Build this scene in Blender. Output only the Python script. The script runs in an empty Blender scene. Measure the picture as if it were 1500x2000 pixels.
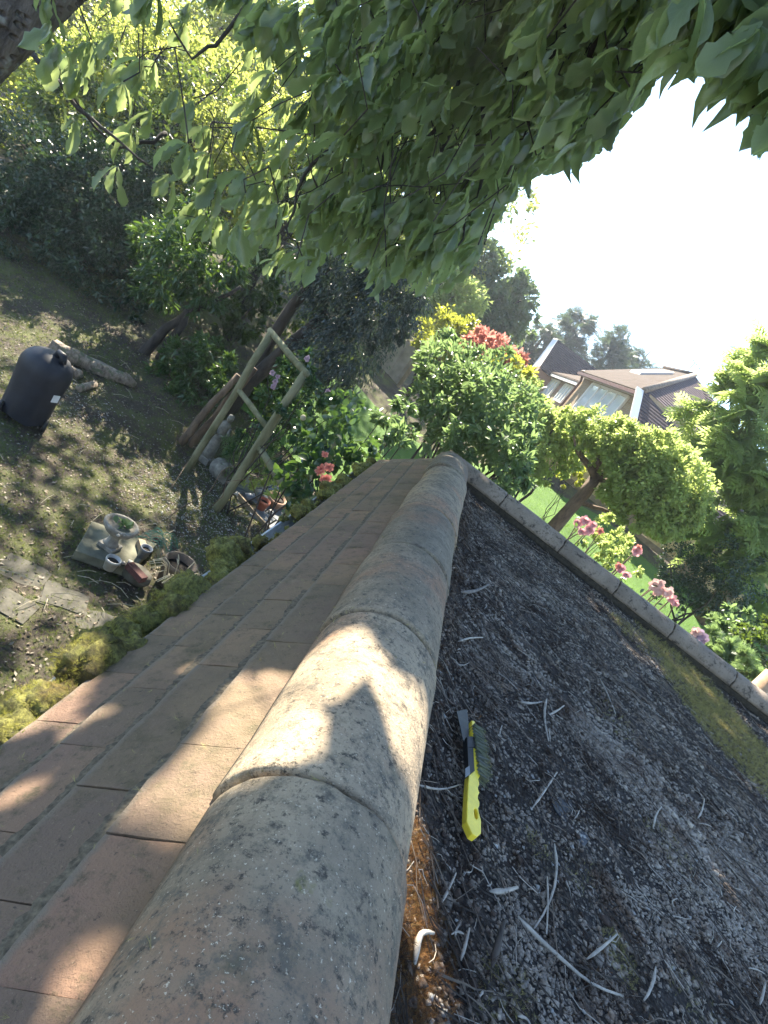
import bpy, bmesh, math, random
import numpy as np
from mathutils import Vector, Matrix

rng = np.random.default_rng(11)
random.seed(11)
SC = bpy.context.scene
COL = SC.collection
PI = math.pi
R = math.radians

# ------------------------------------------------------------------ camera
F_PX, ROLL, PITCH, CZ = 1100.0, R(37), math.atan(316 / 1100.0), 3.2
_c, _s = math.cos(ROLL), math.sin(ROLL)
_fw = Vector((0, math.cos(PITCH), -math.sin(PITCH)))
_up = Vector((0, math.sin(PITCH), math.cos(PITCH)))
_rt = Vector((1, 0, 0))
cam_d = bpy.data.cameras.new('camera')
cam = bpy.data.objects.new('camera', cam_d)
COL.objects.link(cam)
cx, cy = _c * _rt + _s * _up, -_s * _rt + _c * _up
m = Matrix((cx, cy, -_fw)).transposed().to_4x4()
m.translation = (0, 0, CZ)
cam.matrix_world = m
cam_d.sensor_fit = 'VERTICAL'
cam_d.sensor_height = 36
cam_d.lens = 36 * F_PX / 2000
cam_d.clip_start, cam_d.clip_end = 0.02, 2000
SC.camera = cam

# ------------------------------------------------------------------ sky, sun, exposure
SUN_AZ, SUN_EL = R(-28), R(44)
S = np.array([math.sin(SUN_AZ) * math.cos(SUN_EL), math.cos(SUN_AZ) * math.cos(SUN_EL), math.sin(SUN_EL)])
W = bpy.data.worlds.new('World')
SC.world = W
W.use_nodes = True
nt = W.node_tree
sky = nt.nodes.new('ShaderNodeTexSky')
sky.sky_type = 'NISHITA'
sky.sun_disc = False
sky.sun_elevation, sky.sun_rotation = SUN_EL, SUN_AZ
sky.air_density, sky.dust_density, sky.ozone_density = 1.0, 0.15, 1.5
nt.links.new(sky.outputs[0], nt.nodes['Background'].inputs[0])
nt.nodes['Background'].inputs[1].default_value = 0.07
sd = bpy.data.lights.new('sun', 'SUN')
sd.energy, sd.angle, sd.color = 4.0, R(0.5), (1.0, 0.90, 0.74)
sun = bpy.data.objects.new('sun', sd)
COL.objects.link(sun)
sun.rotation_euler = Vector(S).to_track_quat('Z', 'Y').to_euler()
sun.location = (-10, 20, 30)
SC.view_settings.view_transform = 'Standard'
SC.view_settings.look = 'None'
SC.view_settings.gamma = 1
SC.view_settings.use_curve_mapping = False
SC.view_settings.exposure = 2.75
SC.cycles.max_bounces = 8
SC.cycles.transparent_max_bounces = 8


# ------------------------------------------------------------------ measuring helpers
def ray(px, py):
    dx, dy = px - 750, py - 1000
    u, w = dx * _c + dy * _s, dx * _s - dy * _c
    return np.array([u, F_PX * math.cos(PITCH) + w * math.sin(PITCH), -F_PX * math.sin(PITCH) + w * math.cos(PITCH)])


def at(px, py, Y):
    r = ray(px, py)
    return r * (Y / r[1]) + np.array([0, 0, CZ])


def on(px, py, z):
    r = ray(px, py)
    return r * ((z - CZ) / r[2]) + np.array([0, 0, CZ])


def smooth(t):
    t = np.clip(t, 0, 1)
    return t * t * (3 - 2 * t)


def height(x, y):
    x = np.asarray(x, float)
    y = np.asarray(y, float)
    y0 = 6 + 2.4 * smooth((x + 3.6) / 2.0)
    h = 2.0 * np.clip((y - y0) / (15.5 - y0), 0, 1) ** 1.1 + 1.3 * smooth((y - 15.5) / 12) + 6 * smooth((y - 45) / 250)
    h = h + 1.0 * smooth((x - .3) / 2.2) * smooth((y - 6) / 5.0)
    h = h + 0.03 * np.sin(x * 2.1 + 1.3) * np.sin(y * 1.7) + 0.015 * np.sin(x * 5.3) * np.cos(y * 4.7 + x)
    return h


def ground(px, py):
    r = ray(px, py)
    r = r / np.linalg.norm(r)
    t = 1.0
    for _ in range(4000):
        p = r * t + np.array([0, 0, CZ])
        if p[2] <= float(height(p[0], p[1])):
            break
        t += 0.02
    return p


def pxr(rpx, Y):            # metres that rpx photo pixels span at depth Y
    return rpx / F_PX * Y * 1.05


# ------------------------------------------------------------------ objects and meshes
def tag(o, label=None, cat=None, group=None, kind=None):
    if label: o['label'] = label
    if cat: o['category'] = cat
    if group: o['group'] = group
    if kind: o['kind'] = kind
    return o


def thing(name, label, cat, loc=(0, 0, 0), group=None, rz=0.0):
    o = bpy.data.objects.new(name, None)
    o.empty_display_size = 0.1
    COL.objects.link(o)
    o.location = [float(v) for v in loc]
    o.rotation_euler = (0, 0, rz)
    return tag(o, label, cat, group)


def link(name, me, parent=None, mat=None):
    if mat is not None and not me.materials:
        me.materials.append(mat)
    o = bpy.data.objects.new(name, me)
    COL.objects.link(o)
    if parent is not None:
        o.parent = parent
        top = parent
        M = Matrix.Identity(4)
        chain = []
        while top is not None:
            chain.append(top)
            top = top.parent
        for t in reversed(chain):
            M = M @ t.matrix_parent_inverse @ t.matrix_basis
        o.matrix_parent_inverse = M.inverted()      # meshes are laid out in world space
    return o


def mesh_from(V, faces, smooth_=False, name='mesh'):
    me = bpy.data.meshes.new(name)
    V = np.asarray(V, np.float32)
    if isinstance(faces, np.ndarray):
        n, k = faces.shape
        me.vertices.add(len(V)); me.vertices.foreach_set('co', V.ravel())
        me.loops.add(n * k); me.loops.foreach_set('vertex_index', faces.astype(np.int32).ravel())
        me.polygons.add(n)
        me.polygons.foreach_set('loop_start', np.arange(0, n * k, k, dtype=np.int32))
        me.polygons.foreach_set('loop_total', np.full(n, k, np.int32))
        me.update(calc_edges=True)
    else:
        me.from_pydata([tuple(map(float, v)) for v in V], [], [tuple(f) for f in faces])
        me.update()
    if smooth_:
        me.polygons.foreach_set('use_smooth', np.ones(len(me.polygons), bool))
    return me


class MB:
    def __init__(self):
        self.v, self.f = [], []

    def add(self, V, Fc):
        o = len(self.v)
        self.v += [tuple(map(float, p)) for p in V]
        self.f += [tuple(i + o for i in f) for f in Fc]
        return self

    def box(self, c, sz, rot=None, taper=1.0):
        c = np.asarray(c, float)
        P = []
        for z in (-1, 1):
            k = taper if z > 0 else 1
            for x, y in ((-1, -1), (1, -1), (1, 1), (-1, 1)):
                P.append(np.array([x * sz[0] / 2 * k, y * sz[1] / 2 * k, z * sz[2] / 2]))
        M = np.array(rot) if rot is not None else np.eye(3)
        return self.add([M @ p + c for p in P], [(3, 2, 1, 0), (4, 5, 6, 7), (0, 1, 5, 4), (1, 2, 6, 5), (2, 3, 7, 6), (3, 0, 4, 7)])

    def tube(self, pts, rad, n=6, cap=True, rough=0.0):
        pts = [np.asarray(p, float) for p in pts]
        rad = [rad] * len(pts) if np.isscalar(rad) else list(rad)
        V, Fc = [], []
        ref = None
        for i, p in enumerate(pts):
            d = pts[min(i + 1, len(pts) - 1)] - pts[max(i - 1, 0)]
            d /= np.linalg.norm(d) + 1e-9
            if ref is None:
                a = np.array([0, 0, 1.0]) if abs(d[2]) < 0.9 else np.array([1.0, 0, 0])
            else:
                a = ref
            u = a - d * a.dot(d); u /= np.linalg.norm(u) + 1e-9
            w = np.cross(d, u)
            ref = u
            for k in range(n):
                t = 2 * PI * k / n
                rr = rad[i] * (1 + (random.uniform(-rough, rough) if rough else 0))
                V.append(p + rr * (math.cos(t) * u + math.sin(t) * w))
        for i in range(len(pts) - 1):
            for k in range(n):
                k2 = (k + 1) % n
                Fc.append((i * n + k, i * n + k2, (i + 1) * n + k2, (i + 1) * n + k))
        if cap:
            Fc.append(tuple(range(n - 1, -1, -1)))
            Fc.append(tuple((len(pts) - 1) * n + k for k in range(n)))
        return self.add(V, Fc)

    def lathe(self, prof, c=(0, 0, 0), n=20, rot=None, sx=1.0, sy=1.0):
        M = np.array(rot) if rot is not None else np.eye(3)
        c = np.asarray(c, float)
        V, Fc = [], []
        for r, z in prof:
            for k in range(n):
                t = 2 * PI * k / n
                V.append(M @ np.array([r * math.cos(t) * sx, r * math.sin(t) * sy, z]) + c)
        for i in range(len(prof) - 1):
            for k in range(n):
                k2 = (k + 1) % n
                Fc.append((i * n + k, i * n + k2, (i + 1) * n + k2, (i + 1) * n + k))
        Fc.append(tuple(range(n - 1, -1, -1)))
        Fc.append(tuple((len(prof) - 1) * n + k for k in range(n)))
        return self.add(V, Fc)

    def prism(self, poly, up):       # poly: 3-D outline, extruded by vector up
        poly = [np.asarray(p, float) for p in poly]
        up = np.asarray(up, float)
        n = len(poly)
        V = poly + [p + up for p in poly]
        Fc = [tuple(range(n - 1, -1, -1)), tuple(range(n, 2 * n))]
        Fc += [(i, (i + 1) % n, n + (i + 1) % n, n + i) for i in range(n)]
        return self.add(V, Fc)

    def mesh(self, smooth_=False, name='mesh'):
        return mesh_from(np.array(self.v), self.f, smooth_, name)

    def build(self, name, mat, parent=None, smooth_=False, bevel=0.0):
        o = link(name, self.mesh(smooth_, name), parent, mat)
        if bevel:
            b = o.modifiers.new('bevel', 'BEVEL'); b.width = bevel; b.segments = 2; b.limit_method = 'ANGLE'
        return o


def rotz(a):
    return np.array([[math.cos(a), -math.sin(a), 0], [math.sin(a), math.cos(a), 0], [0, 0, 1]])


def nrm(v):
    v = np.asarray(v, float)
    return v / (np.linalg.norm(v, axis=-1, keepdims=True) + 1e-9)


# ------------------------------------------------------------------ materials
class NT:
    def __init__(self, name, rough=0.8):
        self.m = bpy.data.materials.new(name)
        self.m.use_nodes = True
        self.t = self.m.node_tree
        self.b = self.t.nodes['Principled BSDF']
        self.b.inputs['Roughness'].default_value = rough
        self.pos = self.n('ShaderNodeNewGeometry').outputs['Position']

    def n(self, typ, **kw):
        nd = self.t.nodes.new(typ)
        for k, v in kw.items():
            setattr(nd, k, v)
        return nd

    def L(self, a, b):
        self.t.links.new(a, b)

    def noise(self, scale, detail=4, rough=0.55, vec=None, stretch=None):
        nd = self.n('ShaderNodeTexNoise')
        nd.inputs['Scale'].default_value = scale
        nd.inputs['Detail'].default_value = detail
        nd.inputs['Roughness'].default_value = rough
        v = vec or self.pos
        if stretch:
            mp = self.n('ShaderNodeMapping'); mp.inputs['Scale'].default_value = stretch
            self.L(v, mp.inputs[0]); v = mp.outputs[0]
        self.L(v, nd.inputs['Vector'])
        return nd.outputs['Fac']

    def voro(self, scale, feature='F1', out='Distance'):
        nd = self.n('ShaderNodeTexVoronoi', feature=feature)
        nd.inputs['Scale'].default_value = scale
        self.L(self.pos, nd.inputs['Vector'])
        return nd.outputs[out]

    def ramp(self, fac, stops):
        r = self.n('ShaderNodeValToRGB')
        e = r.color_ramp.elements
        while len(e) < len(stops):
            e.new(0.5)
        for el, (p, c) in zip(e, stops):
            el.position = p
            el.color = (*c, 1) if len(c) == 3 else c
        self.L(fac, r.inputs[0])
        return r.outputs[0]

    def mask(self, fac, lo, hi):
        r = self.n('ShaderNodeMapRange')
        r.inputs['From Min'].default_value = lo
        r.inputs['From Max'].default_value = hi
        r.clamp = True
        self.L(fac, r.inputs[0])
        return r.outputs[0]

    def mix(self, fac, a, b, mode='MIX'):
        mx = self.n('ShaderNodeMix', data_type='RGBA', blend_type=mode)
        for i, v in ((0, fac), (6, a), (7, b)):
            if isinstance(v, (int, float)):
                mx.inputs[i].default_value = v
            elif isinstance(v, tuple):
                mx.inputs[i].default_value = (*v, 1)
            else:
                self.L(v, mx.inputs[i])
        return mx.outputs[2]

    def rnd(self, island=True, obj=True):
        a = self.n('ShaderNodeObjectInfo').outputs['Random'] if obj else None
        b = self.n('ShaderNodeNewGeometry').outputs['Random Per Island'] if island else None
        if a and b:
            mt = self.n('ShaderNodeMath', operation='ADD'); self.L(a, mt.inputs[0]); self.L(b, mt.inputs[1])
            fr = self.n('ShaderNodeMath', operation='FRACT'); self.L(mt.outputs[0], fr.inputs[0])
            return fr.outputs[0]
        return a or b

    def color(self, c):
        if isinstance(c, tuple):
            self.b.inputs['Base Color'].default_value = (*c, 1)
        else:
            self.L(c, self.b.inputs['Base Color'])
        return self

    def bump(self, fac, strength=0.5, dist=0.01, chain=None):
        bp = self.n('ShaderNodeBump')
        bp.inputs['Strength'].default_value = strength
        bp.inputs['Distance'].default_value = dist
        self.L(fac, bp.inputs['Height'])
        if chain: self.L(chain, bp.inputs['Normal'])
        self.L(bp.outputs[0], self.b.inputs['Normal'])
        return bp.outputs[0]


def plain(name, col, rough=0.6, var=0.25, scale=30.0, bump=0.0, metal=0.0):
    k = NT(name, rough)
    f = k.noise(scale)
    lo = tuple(v * (1 - var) for v in col); hi = tuple(min(1, v * (1 + var)) for v in col)
    k.color(k.ramp(f, [(0.3, lo), (0.7, hi)]))
    if bump: k.bump(f, bump, 0.005)
    k.b.inputs['Metallic'].default_value = metal
    return k.m


def leaf_mat(name, stops, trans=0.35, tcol=None, rough=0.45, spec=0.4, veins=False):
    """stops: colours drawn at random per leaf; light shines through the blade."""
    k = NT(name, rough)
    f = k.rnd()
    n = len(stops)
    col = k.ramp(f, [(i / max(1, n - 1), c) for i, c in enumerate(stops)])
    if veins:
        at_ = k.n('ShaderNodeAttribute', attribute_name='luv')
        sx = k.n('ShaderNodeSeparateXYZ'); k.L(at_.outputs['Vector'], sx.inputs[0])
        ab = k.n('ShaderNodeMath', operation='ABSOLUTE'); k.L(sx.outputs[1], ab.inputs[0])
        mid = k.mask(ab.outputs[0], 0.035, 0.015)
        m1 = k.n('ShaderNodeMath', operation='MULTIPLY'); k.L(ab.outputs[0], m1.inputs[0]); m1.inputs[1].default_value = -0.9
        m2 = k.n('ShaderNodeMath', operation='ADD'); k.L(sx.outputs[0], m2.inputs[0]); k.L(m1.outputs[0], m2.inputs[1])
        m3 = k.n('ShaderNodeMath', operation='MULTIPLY'); k.L(m2.outputs[0], m3.inputs[0]); m3.inputs[1].default_value = 58
        m4 = k.n('ShaderNodeMath', operation='SINE'); k.L(m3.outputs[0], m4.inputs[0])
        sv = k.mask(m4.outputs[0], 0.80, 0.98)
        mx = k.n('ShaderNodeMath', operation='MAXIMUM'); k.L(mid, mx.inputs[0]); k.L(sv, mx.inputs[1])
        mm = k.n('ShaderNodeMath', operation='MULTIPLY'); k.L(mx.outputs[0], mm.inputs[0]); mm.inputs[1].default_value = 0.6
        col = k.mix(mm.outputs[0], col, (0.14, 0.19, 0.10))
    k.color(col)
    k.b.inputs['Specular IOR Level'].default_value = spec
    tr = k.n('ShaderNodeBsdfTranslucent')
    if tcol:
        tc = k.mix(1.0, col, tcol, 'MULTIPLY')
        # leaf tissue passes far more yellow-green than it reflects
        k.L(k.mix(0.75, col, tcol), tr.inputs[0])
    else:
        k.L(col, tr.inputs[0])
    ms = k.n('ShaderNodeMixShader')
    ms.inputs[0].default_value = trans
    k.L(k.b.outputs[0], ms.inputs[1]); k.L(tr.outputs[0], ms.inputs[2])
    k.L(ms.outputs[0], k.t.nodes['Material Output'].inputs[0])
    return k.m


def bark_mat(name, a, b, scale=12, bump=1.0, lichen=None):
    k = NT(name, 0.9)
    f = k.noise(scale, 6, 0.65, stretch=(1, 1, 0.3))
    c = k.ramp(f, [(0.35, a), (0.65, b)])
    if lichen:
        c = k.mix(k.mask(k.noise(scale * 0.7, 3), 0.52, 0.62), c, lichen)
    k.color(c)
    k.bump(f, bump, 0.03)
    return k.m


M = {}
# roof tiles
k = NT('clay_tile', 0.85)
base = k.ramp(k.noise(5, 5, 0.6), [(0.3, (0.085, 0.066, 0.048)), (0.5, (0.135, 0.098, 0.068)), (0.62, (0.125, 0.088, 0.068)), (0.75, (0.16, 0.125, 0.09))])
pur = k.mask(k.noise(2.2, 3), 0.5, 0.66)
base = k.mix(pur, base, (0.118, 0.082, 0.068))
rv = k.ramp(k.rnd(False, True), [(0, (0.72, 0.76, 0.76)), (0.5, (1.0, 0.98, 0.95)), (1, (1.18, 1.06, 1.0))])
base = k.mix(1.0, base, rv, 'MULTIPLY')
grn = k.mask(k.noise(9, 6, 0.7), 0.55, 0.72)
base = k.mix(grn, base, (0.05, 0.044, 0.024))
fine = k.noise(260, 4, 0.7)
spk = k.mask(k.noise(90, 5, 0.75), 0.60, 0.70)
base = k.mix(spk, base, (0.035, 0.028, 0.022))
lt = k.mask(fine, 0.62, 0.75)
base = k.mix(lt, base, (0.22, 0.175, 0.13))
base = k.mix(k.mask(k.noise(33, 7, 0.8), 0.52, 0.66), base, (0.06, 0.05, 0.032))
base = k.mix(1.0, base, (1.62, 1.52, 1.28), 'MULTIPLY')
tcg = k.n('ShaderNodeTexCoord').outputs['Generated']
sg = k.n('ShaderNodeSeparateXYZ'); k.L(tcg, sg.inputs[0])
wob_n = k.noise(60, 3); ad = k.n('ShaderNodeMath', operation='MULTIPLY_ADD'); k.L(wob_n, ad.inputs[0]); ad.inputs[1].default_value = 0.05; k.L(sg.outputs[1], ad.inputs[2])
base = k.mix(k.mask(ad.outputs[0], 0.985, 1.02), base, (0.175, 0.14, 0.10))
k.color(base)
b1 = k.bump(k.noise(45, 6, 0.75), 0.6, 0.007)
k.bump(fine, 0.9, 0.0028, b1)
M['tile'] = k.m

# ridge tiles, weathered concrete
k = NT('weathered_concrete', 0.9)
base = k.ramp(k.noise(7, 6, 0.65), [(0.28, (0.085, 0.076, 0.062)), (0.5, (0.155, 0.14, 0.118)), (0.72, (0.225, 0.205, 0.17))])
base = k.mix(k.mask(k.noise(4.2, 4), 0.52, 0.66), base, (0.17, 0.115, 0.085))
rv = k.ramp(k.rnd(False, True), [(0, (0.66, 0.68, 0.68)), (0.5, (1.02, 0.93, 0.84)), (1, (1.2, 1.16, 1.1))])
base = k.mix(1.0, base, rv, 'MULTIPLY')
base = k.mix(k.mask(k.noise(15, 6, 0.75), 0.56, 0.70), base, (0.058, 0.054, 0.038))
base = k.mix(k.mask(k.noise(34, 6, 0.8), 0.50, 0.64), base, (0.062, 0.058, 0.05))
base = k.mix(k.mask(k.noise(75, 5, 0.8), 0.54, 0.64), base, (0.03, 0.027, 0.023))
base = k.mix(k.mask(k.noise(170, 4, 0.8), 0.56, 0.66), base, (0.07, 0.064, 0.054))
base = k.mix(k.mask(k.noise(240, 3, 0.7), 0.62, 0.72), base, (0.33, 0.31, 0.27))
base = k.mix(k.mask(k.noise(11, 5, 0.7), 0.66, 0.74), base, (0.095, 0.095, 0.03))
base = k.mix(1.0, base, (1.72, 1.58, 1.34), 'MULTIPLY')
k.color(base)
b1 = k.bump(k.noise(60, 6, 0.75), 0.5, 0.006)
k.bump(k.noise(330, 3, 0.7), 0.6, 0.0025, b1)
M['ridge'] = k.m
# parapet tiles are blotched with near-black lichen
k = NT('lichened_concrete', 0.9)
base = k.ramp(k.noise(6, 5, 0.6), [(0.3, (0.13, 0.115, 0.098)), (0.6, (0.215, 0.192, 0.165)), (0.75, (0.27, 0.245, 0.22))])
base = k.mix(k.mask(k.noise(19, 7, 0.8), 0.53, 0.63), base, (0.035, 0.03, 0.026))
base = k.mix(k.mask(k.noise(90, 5, 0.8), 0.57, 0.66), base, (0.045, 0.04, 0.035))
base = k.mix(1.0, base, (1.15, 1.04, 0.93), 'MULTIPLY')
k.color(base)
k.bump(k.noise(70, 6, 0.75), 0.5, 0.006)
M['parapet'] = k.m
M['mortar'] = plain('dark_mortar', (0.045, 0.038, 0.028), 0.95, 0.5, 60, 0.8)
# roof deck
k = NT('bitumen_and_humus', 0.95)
base = k.ramp(k.noise(22, 8, 0.75), [(0.32, (0.014, 0.011, 0.009)), (0.5, (0.045, 0.033, 0.026)), (0.66, (0.10, 0.08, 0.065))])
base = k.mix(k.mask(k.noise(4.5, 5, 0.7), 0.56, 0.68), base, (0.045, 0.028, 0.02))
vc = k.voro(150, 'F1', 'Color'); vd = k.voro(150, 'F1', 'Distance')
sep = k.n('ShaderNodeSeparateXYZ'); k.L(vc, sep.inputs[0])
st_ = k.ramp(sep.outputs[0], [(0.0, (0.03, 0.027, 0.024)), (0.45, (0.085, 0.076, 0.068)), (0.8, (0.15, 0.138, 0.125)), (1.0, (0.24, 0.225, 0.205))])
st_ = k.mix(k.mask(vd, 0.30, 0.62), st_, (0.012, 0.01, 0.009))
hum = k.mask(k.noise(16, 7, 0.78), 0.58, 0.44)
base = k.mix(hum, k.mix(1.0, st_, (1.5, 1.39, 1.22), 'MULTIPLY'), base)
k.color(base)
b1 = k.bump(vd, 0.9, -0.006)
k.bump(k.noise(120, 6, 0.8), 1.0, 0.008, b1)
M['deck'] = k.m
k = NT('stone_chipping', 0.75)
f = k.rnd(True, False)
base = k.ramp(f, [(0, (0.045, 0.038, 0.033)), (0.25, (0.10, 0.088, 0.077)), (0.55, (0.155, 0.14, 0.125)), (0.8, (0.205, 0.188, 0.17)), (0.95, (0.27, 0.24, 0.20)), (1, (0.38, 0.355, 0.32))])
base = k.mix(k.mask(k.noise(5.5, 5, 0.7), 0.40, 0.60), k.mix(1.0, base, (0.40, 0.36, 0.32), 'MULTIPLY'), base)
base = k.mix(0.4, base, k.ramp(k.noise(300, 3), [(0.3, (0.05, 0.045, 0.04)), (0.7, (0.3, 0.28, 0.26))]))
base = k.mix(k.mask(k.noise(9, 6, 0.75), 0.46, 0.60), base, k.mix(1.0, base, (0.42, 0.33, 0.27), 'MULTIPLY'))
base = k.mix(1.0, base, (1.95, 1.82, 1.62), 'MULTIPLY')
k.color(base)
M['chip'] = k.m
M['twig_pale'] = plain('bleached_stem', (0.34, 0.305, 0.255), 0.7, 0.35, 40, 0.3)
M['twig_dark'] = plain('dark_stem', (0.045, 0.035, 0.027), 0.85, 0.5, 25)
M['needle_brown'] = plain('brown_needle', (0.15, 0.118, 0.09), 0.8, 0.5, 25)
M['twig_grey'] = plain('grey_bark', (0.17, 0.15, 0.13), 0.9, 0.4, 60, 0.8)
M['litter_dark'] = leaf_mat('decayed_litter', [(0.012, 0.009, 0.007), (0.034, 0.022, 0.015), (0.065, 0.038, 0.024), (0.045, 0.033, 0.024)], 0.05, None, 0.9, 0.1)
M['moss'] = leaf_mat('moss_frond', [(0.20, 0.20, 0.045), (0.33, 0.32, 0.075), (0.46, 0.43, 0.11), (0.20, 0.17, 0.055), (0.08, 0.065, 0.03)], 0.3, (0.5, 0.5, 0.1), 0.8, 0.1)
k = NT('moss_cushion', 0.95)
base = k.ramp(k.noise(75, 6, 0.75), [(0.3, (0.05, 0.045, 0.018)), (0.48, (0.17, 0.165, 0.04)), (0.62, (0.32, 0.31, 0.075)), (0.75, (0.42, 0.39, 0.11))])
base = k.mix(k.mask(k.noise(7, 4), 0.5, 0.62), base, k.mix(1.0, base, (0.55, 0.42, 0.35), 'MULTIPLY'))
k.color(base)
b1 = k.bump(k.noise(120, 6, 0.8), 1.0, 0.012)
M['moss_lump'] = k.m
M['moss_roof'] = leaf_mat('moss_dry', [(0.28, 0.25, 0.09), (0.48, 0.43, 0.16), (0.22, 0.18, 0.08), (0.36, 0.31, 0.13)], 0.15, None, 0.9, 0.1)
M['moss_red'] = leaf_mat('moss_rust', [(0.17, 0.075, 0.03), (0.26, 0.13, 0.05), (0.11, 0.06, 0.03), (0.28, 0.2, 0.08)], 0.15, None, 0.9, 0.1)
# plastics and metal
M['yellow'] = plain('yellow_plastic', (0.90, 0.69, 0.055), 0.36, 0.10, 60)
M['yellow_dark'] = plain('yellow_plastic_recess', (0.55, 0.38, 0.03), 0.5, 0.1, 60)
M['steel'] = plain('dark_steel', (0.035, 0.036, 0.032), 0.45, 0.4, 40, 0.1, 0.3)
M['rubber'] = plain('black_rubber', (0.015, 0.015, 0.015), 0.6, 0.2)
M['grey_label'] = plain('grey_label', (0.15, 0.16, 0.16), 0.5, 0.2)
M['bristle'] = leaf_mat('bristle', [(0.13, 0.145, 0.085), (0.20, 0.21, 0.12), (0.17, 0.18, 0.16)], 0.1, None, 0.6, 0.3)
M['gutter'] = plain('white_plastic', (0.62, 0.63, 0.62), 0.45, 0.12, 9)
M['cover'] = plain('dark_blue_cover', (0.014, 0.017, 0.027), 0.6, 0.35, 7, 0.15)
M['white_tag'] = plain('white_tag', (0.72, 0.74, 0.78), 0.5, 0.05)
M['stone'] = plain('grey_stone', (0.20, 0.19, 0.165), 0.9, 0.4, 18, 0.6)
M['stone_pale'] = plain('pale_stone', (0.33, 0.32, 0.295), 0.85, 0.25, 25, 0.4)
M['slab'] = plain('mossy_slab', (0.12, 0.12, 0.085), 0.95, 0.45, 7, 0.6)
M['paving'] = plain('blue_grey_flag', (0.15, 0.16, 0.17), 0.85, 0.25, 10, 0.4)
M['flag'] = plain('buff_flag', (0.066, 0.062, 0.048), 0.95, 0.4, 14, 0.6)
M['terracotta'] = plain('terracotta', (0.33, 0.115, 0.07), 0.85, 0.2, 25, 0.2)
M['terracotta_b'] = plain('buff_terracotta', (0.38, 0.25, 0.175), 0.85, 0.2, 25, 0.2)
M['orange_pot'] = plain('orange_clay', (0.46, 0.15, 0.06), 0.8, 0.2, 25)
M['pot_brown'] = plain('brown_pot', (0.12, 0.095, 0.07), 0.85, 0.3, 25, 0.3)
M['pot_blue'] = plain('blue_grey_pot', (0.12, 0.145, 0.18), 0.5, 0.2, 25)
M['pot_white'] = plain('white_glazed_pot', (0.40, 0.40, 0.38), 0.45, 0.2, 25)
M['brick'] = plain('maroon_brick', (0.085, 0.035, 0.03), 0.9, 0.3, 40, 0.5)
M['planter'] = plain('sage_planter', (0.20, 0.22, 0.17), 0.8, 0.2, 14)
M['soil'] = plain('soil', (0.022, 0.017, 0.012), 0.95, 0.5, 40, 0.8)
M['post'] = bark_mat('algae_covered_pole', (0.10, 0.105, 0.055), (0.23, 0.225, 0.14), 9, 0.3)
M['log'] = bark_mat('rotten_log', (0.09, 0.07, 0.055), (0.34, 0.28, 0.22), 16, 1.0, (0.11, 0.12, 0.07))
M['cutwood'] = plain('cut_wood', (0.42, 0.27, 0.16), 0.8, 0.2, 20)
M['bark'] = bark_mat('furrowed_bark', (0.045, 0.036, 0.032), (0.20, 0.17, 0.155), 13, 1.0, (0.24, 0.24, 0.225))
M['bark_dark'] = bark_mat('dark_bark', (0.018, 0.015, 0.013), (0.06, 0.05, 0.042), 12, 0.6)
M['bark_grey'] = bark_mat('grey_smooth_bark', (0.09, 0.08, 0.07), (0.22, 0.20, 0.17), 8, 0.4)
M['bark_brown'] = bark_mat('brown_bark', (0.06, 0.042, 0.03), (0.20, 0.14, 0.095), 12, 0.8)
M['wood_fence'] = plain('weathered_boards', (0.50, 0.385, 0.20), 0.85, 0.25, 5, 0.3)
M['wood_fence_grey'] = plain('silvered_boards', (0.25, 0.225, 0.20), 0.85, 0.25, 5, 0.3)
M['wood_post'] = plain('fence_post_wood', (0.22, 0.17, 0.11), 0.9, 0.3, 8, 0.3)
M['net'] = plain('green_netting', (0.06, 0.20, 0.13), 0.6, 0.2)
M['dry_stem'] = plain('dry_stalk', (0.36, 0.32, 0.22), 0.8, 0.3, 20)
M['wire'] = plain('pale_rope', (0.5, 0.52, 0.52), 0.6, 0.1)


def ground_mat():
    k = NT('garden_soil_and_moss', 0.95)
    c = k.ramp(k.noise(3.2, 6, 0.65), [(0.30, (0.035, 0.027, 0.02)), (0.45, (0.075, 0.06, 0.042)), (0.56, (0.085, 0.09, 0.034)), (0.72, (0.13, 0.14, 0.045))])
    c = k.mix(k.mask(k.noise(38, 6, 0.8), 0.57, 0.66), c, (0.155, 0.13, 0.10))
    c = k.mix(k.mask(k.noise(20, 5, 0.8), 0.62, 0.70), c, (0.02, 0.016, 0.012))
    k.color(c)
    k.bump(k.noise(40, 8, 0.8), 1.0, 0.04)
    return k.m


M['ground'] = ground_mat()
k = NT('lawn_turf', 0.9)
c = k.ramp(k.noise(2.0, 5), [(0.3, (0.07, 0.16, 0.022)), (0.7, (0.125, 0.24, 0.038))])
c = k.mix(k.mask(k.noise(90, 4, 0.8), 0.45, 0.7), c, (0.06, 0.125, 0.02))
k.color(c); k.bump(k.noise(150, 4, 0.8), 1.0, 0.02)
M['lawn'] = k.m

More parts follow.
